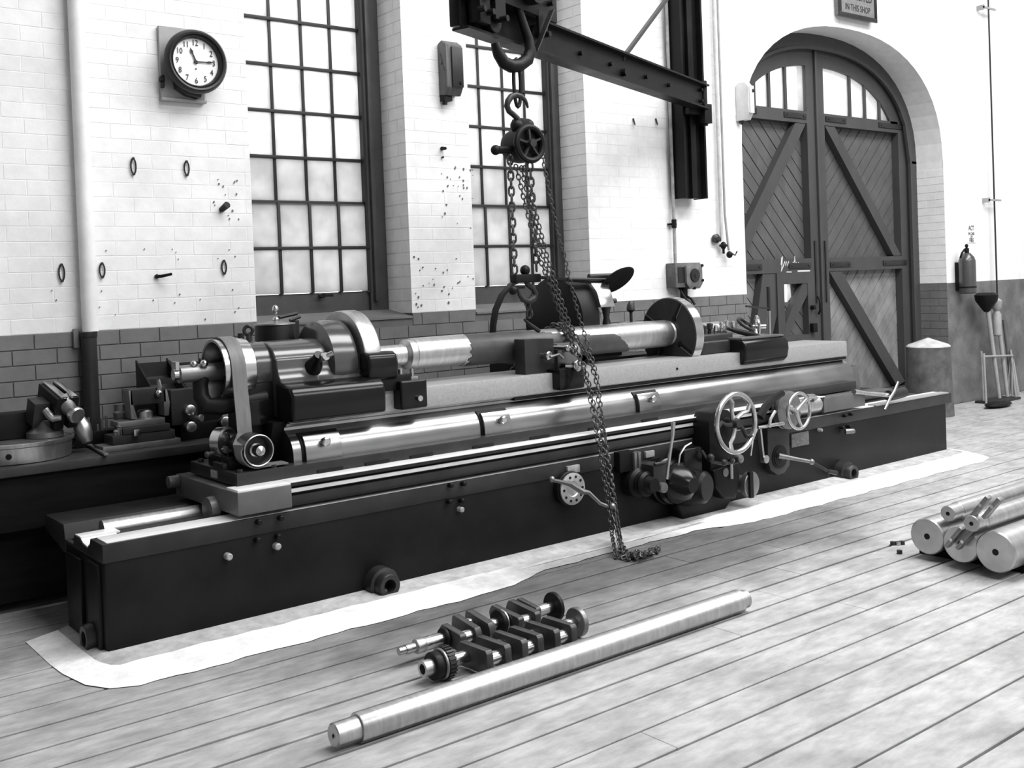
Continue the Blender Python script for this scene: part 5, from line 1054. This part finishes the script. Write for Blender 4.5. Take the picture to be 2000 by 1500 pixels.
# crankshafts
def crank(name, lab, axis_y, axis_z, seq):
    x0 = seq[0][1]; t = thing(name, lab, 'crankshaft', ((seq[0][1]+seq[-1][2])/2, axis_y, 0), 'crankshafts on the floor')
    for s in seq:
        k, a, b = s[0], s[1], s[2]
        if k == 'j': oy, oz, r = s[3:6]; part(G().lathe((a,axis_y+oy,axis_z+oz),(1,0,0),[(0,r*.96),(.003,r),(b-a-.003,r),(b-a,r*.96)],24), 'journal', POLISH, t)
        elif k == 'd': r = s[3]; part(G().lathe((a,axis_y,axis_z),(1,0,0),[(0,r*.6),(.0,r*.95),(.004,r),(b-a-.004,r),(b-a,r*.95)],30), 'flange', s[4] if len(s) > 4 else BLACK, t)
        elif k == 'w':   # web from (oy0,oz0) to (oy1,oz1), half width h
            oy0, oz0, oy1, oz1, h = s[3:8]; d = V((oy1-oy0,oz1-oz0,0)).normalized(); nn = V((-d.y,d.x,0))
            P0 = V((axis_y+oy0,axis_z+oz0,0))-d*h*.8; P1 = V((axis_y+oy1,axis_z+oz1,0))+d*h*.8
            pl = [P0+nn*h*.6, P0-d*h*.2, P0-nn*h*.6, P0+d*h*.3-nn*h, P1-d*h*.2-nn*h, P1-nn*h*.75, P1+nn*h*.75, P1-d*h*.2+nn*h, P0+d*h*.3+nn*h]
            part(G().prism([(p.x,p.y) for p in pl], 'X', a, b), 'web', mat('oily_forged_web',.04,.35,lo=.7,hi=1.4,scale=9) if len(s) < 9 else s[8], t, .004)
        elif k == 'h':
            r = s[3]; part(G().lathe((a,axis_y,axis_z),(1,0,0),[(.06,r*.55),(0,r*.62),(0,r),(b-a,r)],24,False).cyl((a+.05,axis_y,axis_z),(a+.055,axis_y,axis_z),r*.6), 'hollow_end', STEEL, t)
        elif k == 'g':
            r = s[3]; g = G().lathe((a,axis_y,axis_z),(1,0,0),[(0,r*.8),(0,r*.93),(b-a,r*.93)],36)
            for q in range(26): u = 2*PI*q/26; g.bar((a,axis_y+r*.95*math.cos(u),axis_z+r*.95*math.sin(u)),(b,axis_y+r*.95*math.cos(u),axis_z+r*.95*math.sin(u)),.009,.009,(0,math.cos(u),math.sin(u)))
            part(g, 'gear', MIDM, t)
    return t
oy = -.105; hw_ = .053
crank('crankshaft', 'black three-throw crankshaft with toothed hub end lying beside the long shaft', 3.775, .072,
  [('h',2.43,2.475,.036),('d',2.475,2.515,.060),('d',2.515,2.53,.068,DULL),('g',2.53,2.565,.072),('j',2.565,2.665,0,0,.028),
   ('w',2.665,2.70,.03,-.004,oy,.0,hw_),('j',2.70,2.765,oy,.0,.031),('w',2.765,2.80,.03,-.004,oy,.0,hw_),('j',2.80,2.86,0,0,.03),
   ('w',2.86,2.895,.03,-.004,oy,.0,hw_),('j',2.895,2.95,oy,.0,.031),('w',2.95,2.985,.03,-.004,oy,.0,hw_),('j',2.985,3.05,0,0,.03),
   ('w',3.05,3.085,.03,-.004,oy,.0,hw_),('j',3.085,3.15,oy,.0,.031),('w',3.15,3.185,.03,-.004,oy,.0,hw_),('j',3.185,3.30,0,0,.028),('d',3.30,3.33,.07,DULL)])
oy = .085; hw_ = .046
crank('crankshaft', 'crankshaft with thin stepped nose and round end flange lying nearest the machine', 4.035, .072,
  [('j',2.475,2.51,0,0,.018),('j',2.51,2.565,0,0,.022),('d',2.565,2.61,.034,STEEL),('j',2.61,2.715,0,0,.032),('d',2.715,2.73,.05),
   ('w',2.735,2.77,.02,.01,-.08,.0,hw_*.9),('j',2.77,2.84,-.05,-.002,.031),('w',2.84,2.875,-.05,-.005,.07,.012,hw_),('j',2.875,2.925,.06,.012,.028),('w',2.925,2.965,-.04,-.005,.08,.012,hw_),
   ('j',2.965,3.035,0,0,.028),('d',3.035,3.055,.062,BLACK),('d',3.06,3.07,.058,STEEL),('w',3.075,3.11,.08,.012,-.08,.0,hw_*.9),('j',3.11,3.175,-.07,.0,.031),('w',3.175,3.21,.07,.012,-.08,.0,hw_),
   ('j',3.21,3.235,.05,.01,.027),('w',3.235,3.265,.08,.012,-.02,.0,hw_*.9),('j',3.265,3.38,0,0,.030),('d',3.38,3.405,.072)])
# shafts stacked at the right edge
sh = [('thick','thick steel roller on the floor at the right edge, farthest from the camera',5.62,3.31,.145,.105),('thick','thick steel roller on the floor at the right edge, middle of three',5.58,3.085,.145,.105),('thick','thick steel roller on the floor at the right edge, nearest the camera',5.53,2.86,.150,.112)]
for _, lab, x, y, z, r in sh:
    t = thing('steel_roller', lab, 'roller', (x+1.2,y,.04), 'steel rollers at the right edge')
    part(G().lathe((x,y,z),(1,0,0),[(0,.018),(0,r-.006),(.006,r),(2.3,r),(2.306,0)],48), 'roller_body', STEEL, t)
    part(G().cyl((x-.001,y,z),(x+.02,y,z),.018,n=14), 'centre_hole', IRON, t)
tb_ = thing('timber_bearer', 'dark timber bearer under the steel rollers', 'timber', (5.85,3.05,0))
part(G().box((5.75,2.70,0),(5.90,3.44,.038)), 'bearer', MATS['dark_bench_wood'], tb_, .004); part(G().box((7.2,2.70,0),(7.35,3.44,.038)), 'bearer', MATS['dark_bench_wood'], tb_, .004)
for lab, x, y, z, r in (('thin steel bar resting on top between the far and middle rollers',5.66,3.20,.287,.046),('thin steel bar resting on top between the middle and near rollers, held by clamp plates',5.50,2.975,.292,.046)):
    t = thing('steel_bar', lab, 'bar', (x+1,y,z-r), 'thin bars on the rollers')
    part(G().lathe((x,y,z),(1,0,0),[(0,.012),(0,r-.004),(.004,r),(.10,r),(.105,r*1.12),(2.0,r*1.12),(2.0,0)],32), 'bar_body', STEEL, t); part(G().cyl((x-.001,y,z),(x+.01,y,z),.012,n=10), 'centre_hole', IRON, t)
cl = thing('carrier_clamp', 'forked steel carrier clamp of slotted plates gripping the near thin bar', 'clamp', (5.52,2.975,.2))
dv = V((0,-.06,.20)).normalized() if False else V((.0,-.35,.94)).normalized()
for s_, off in ((1,.035),(1,-.03),(-1,.035),(-1,-.03)):
    c = V((5.53,2.975+off,.292)); d = V((0,-.62,.78))*s_
    part(G().bar(c+d*.05,c+d*.20,.05,.022,(0,.78,.62)), 'clamp_plate', DULL, cl, .003); q = c+d*.14
    part(G().cyl(q+V((-.03,0,0)),q+V((.03,0,0)),.010,n=8), 'clamp_bolt', POLISH, cl)
# small shavings and nuts on the floor
for i,(x,y,lab) in enumerate(((1744,1064,'tiny nut on the floor left of the rollers, leftmost'),(1754,1064,'tiny bright nut on the floor left of the rollers, second'),(1762,1063,'tiny nut on the floor left of the rollers, third'),(1757,1081,'tiny nut on the floor in front of the other nuts'))):
    c = at(x,y,Z=0); solo(G().cyl((c.x,c.y,0.0),(c.x,c.y,.02),.018,n=6), 'nut', POLISH if i == 1 else MIDM, lab, 'nut', (c.x,c.y,0), 'nuts on the floor')
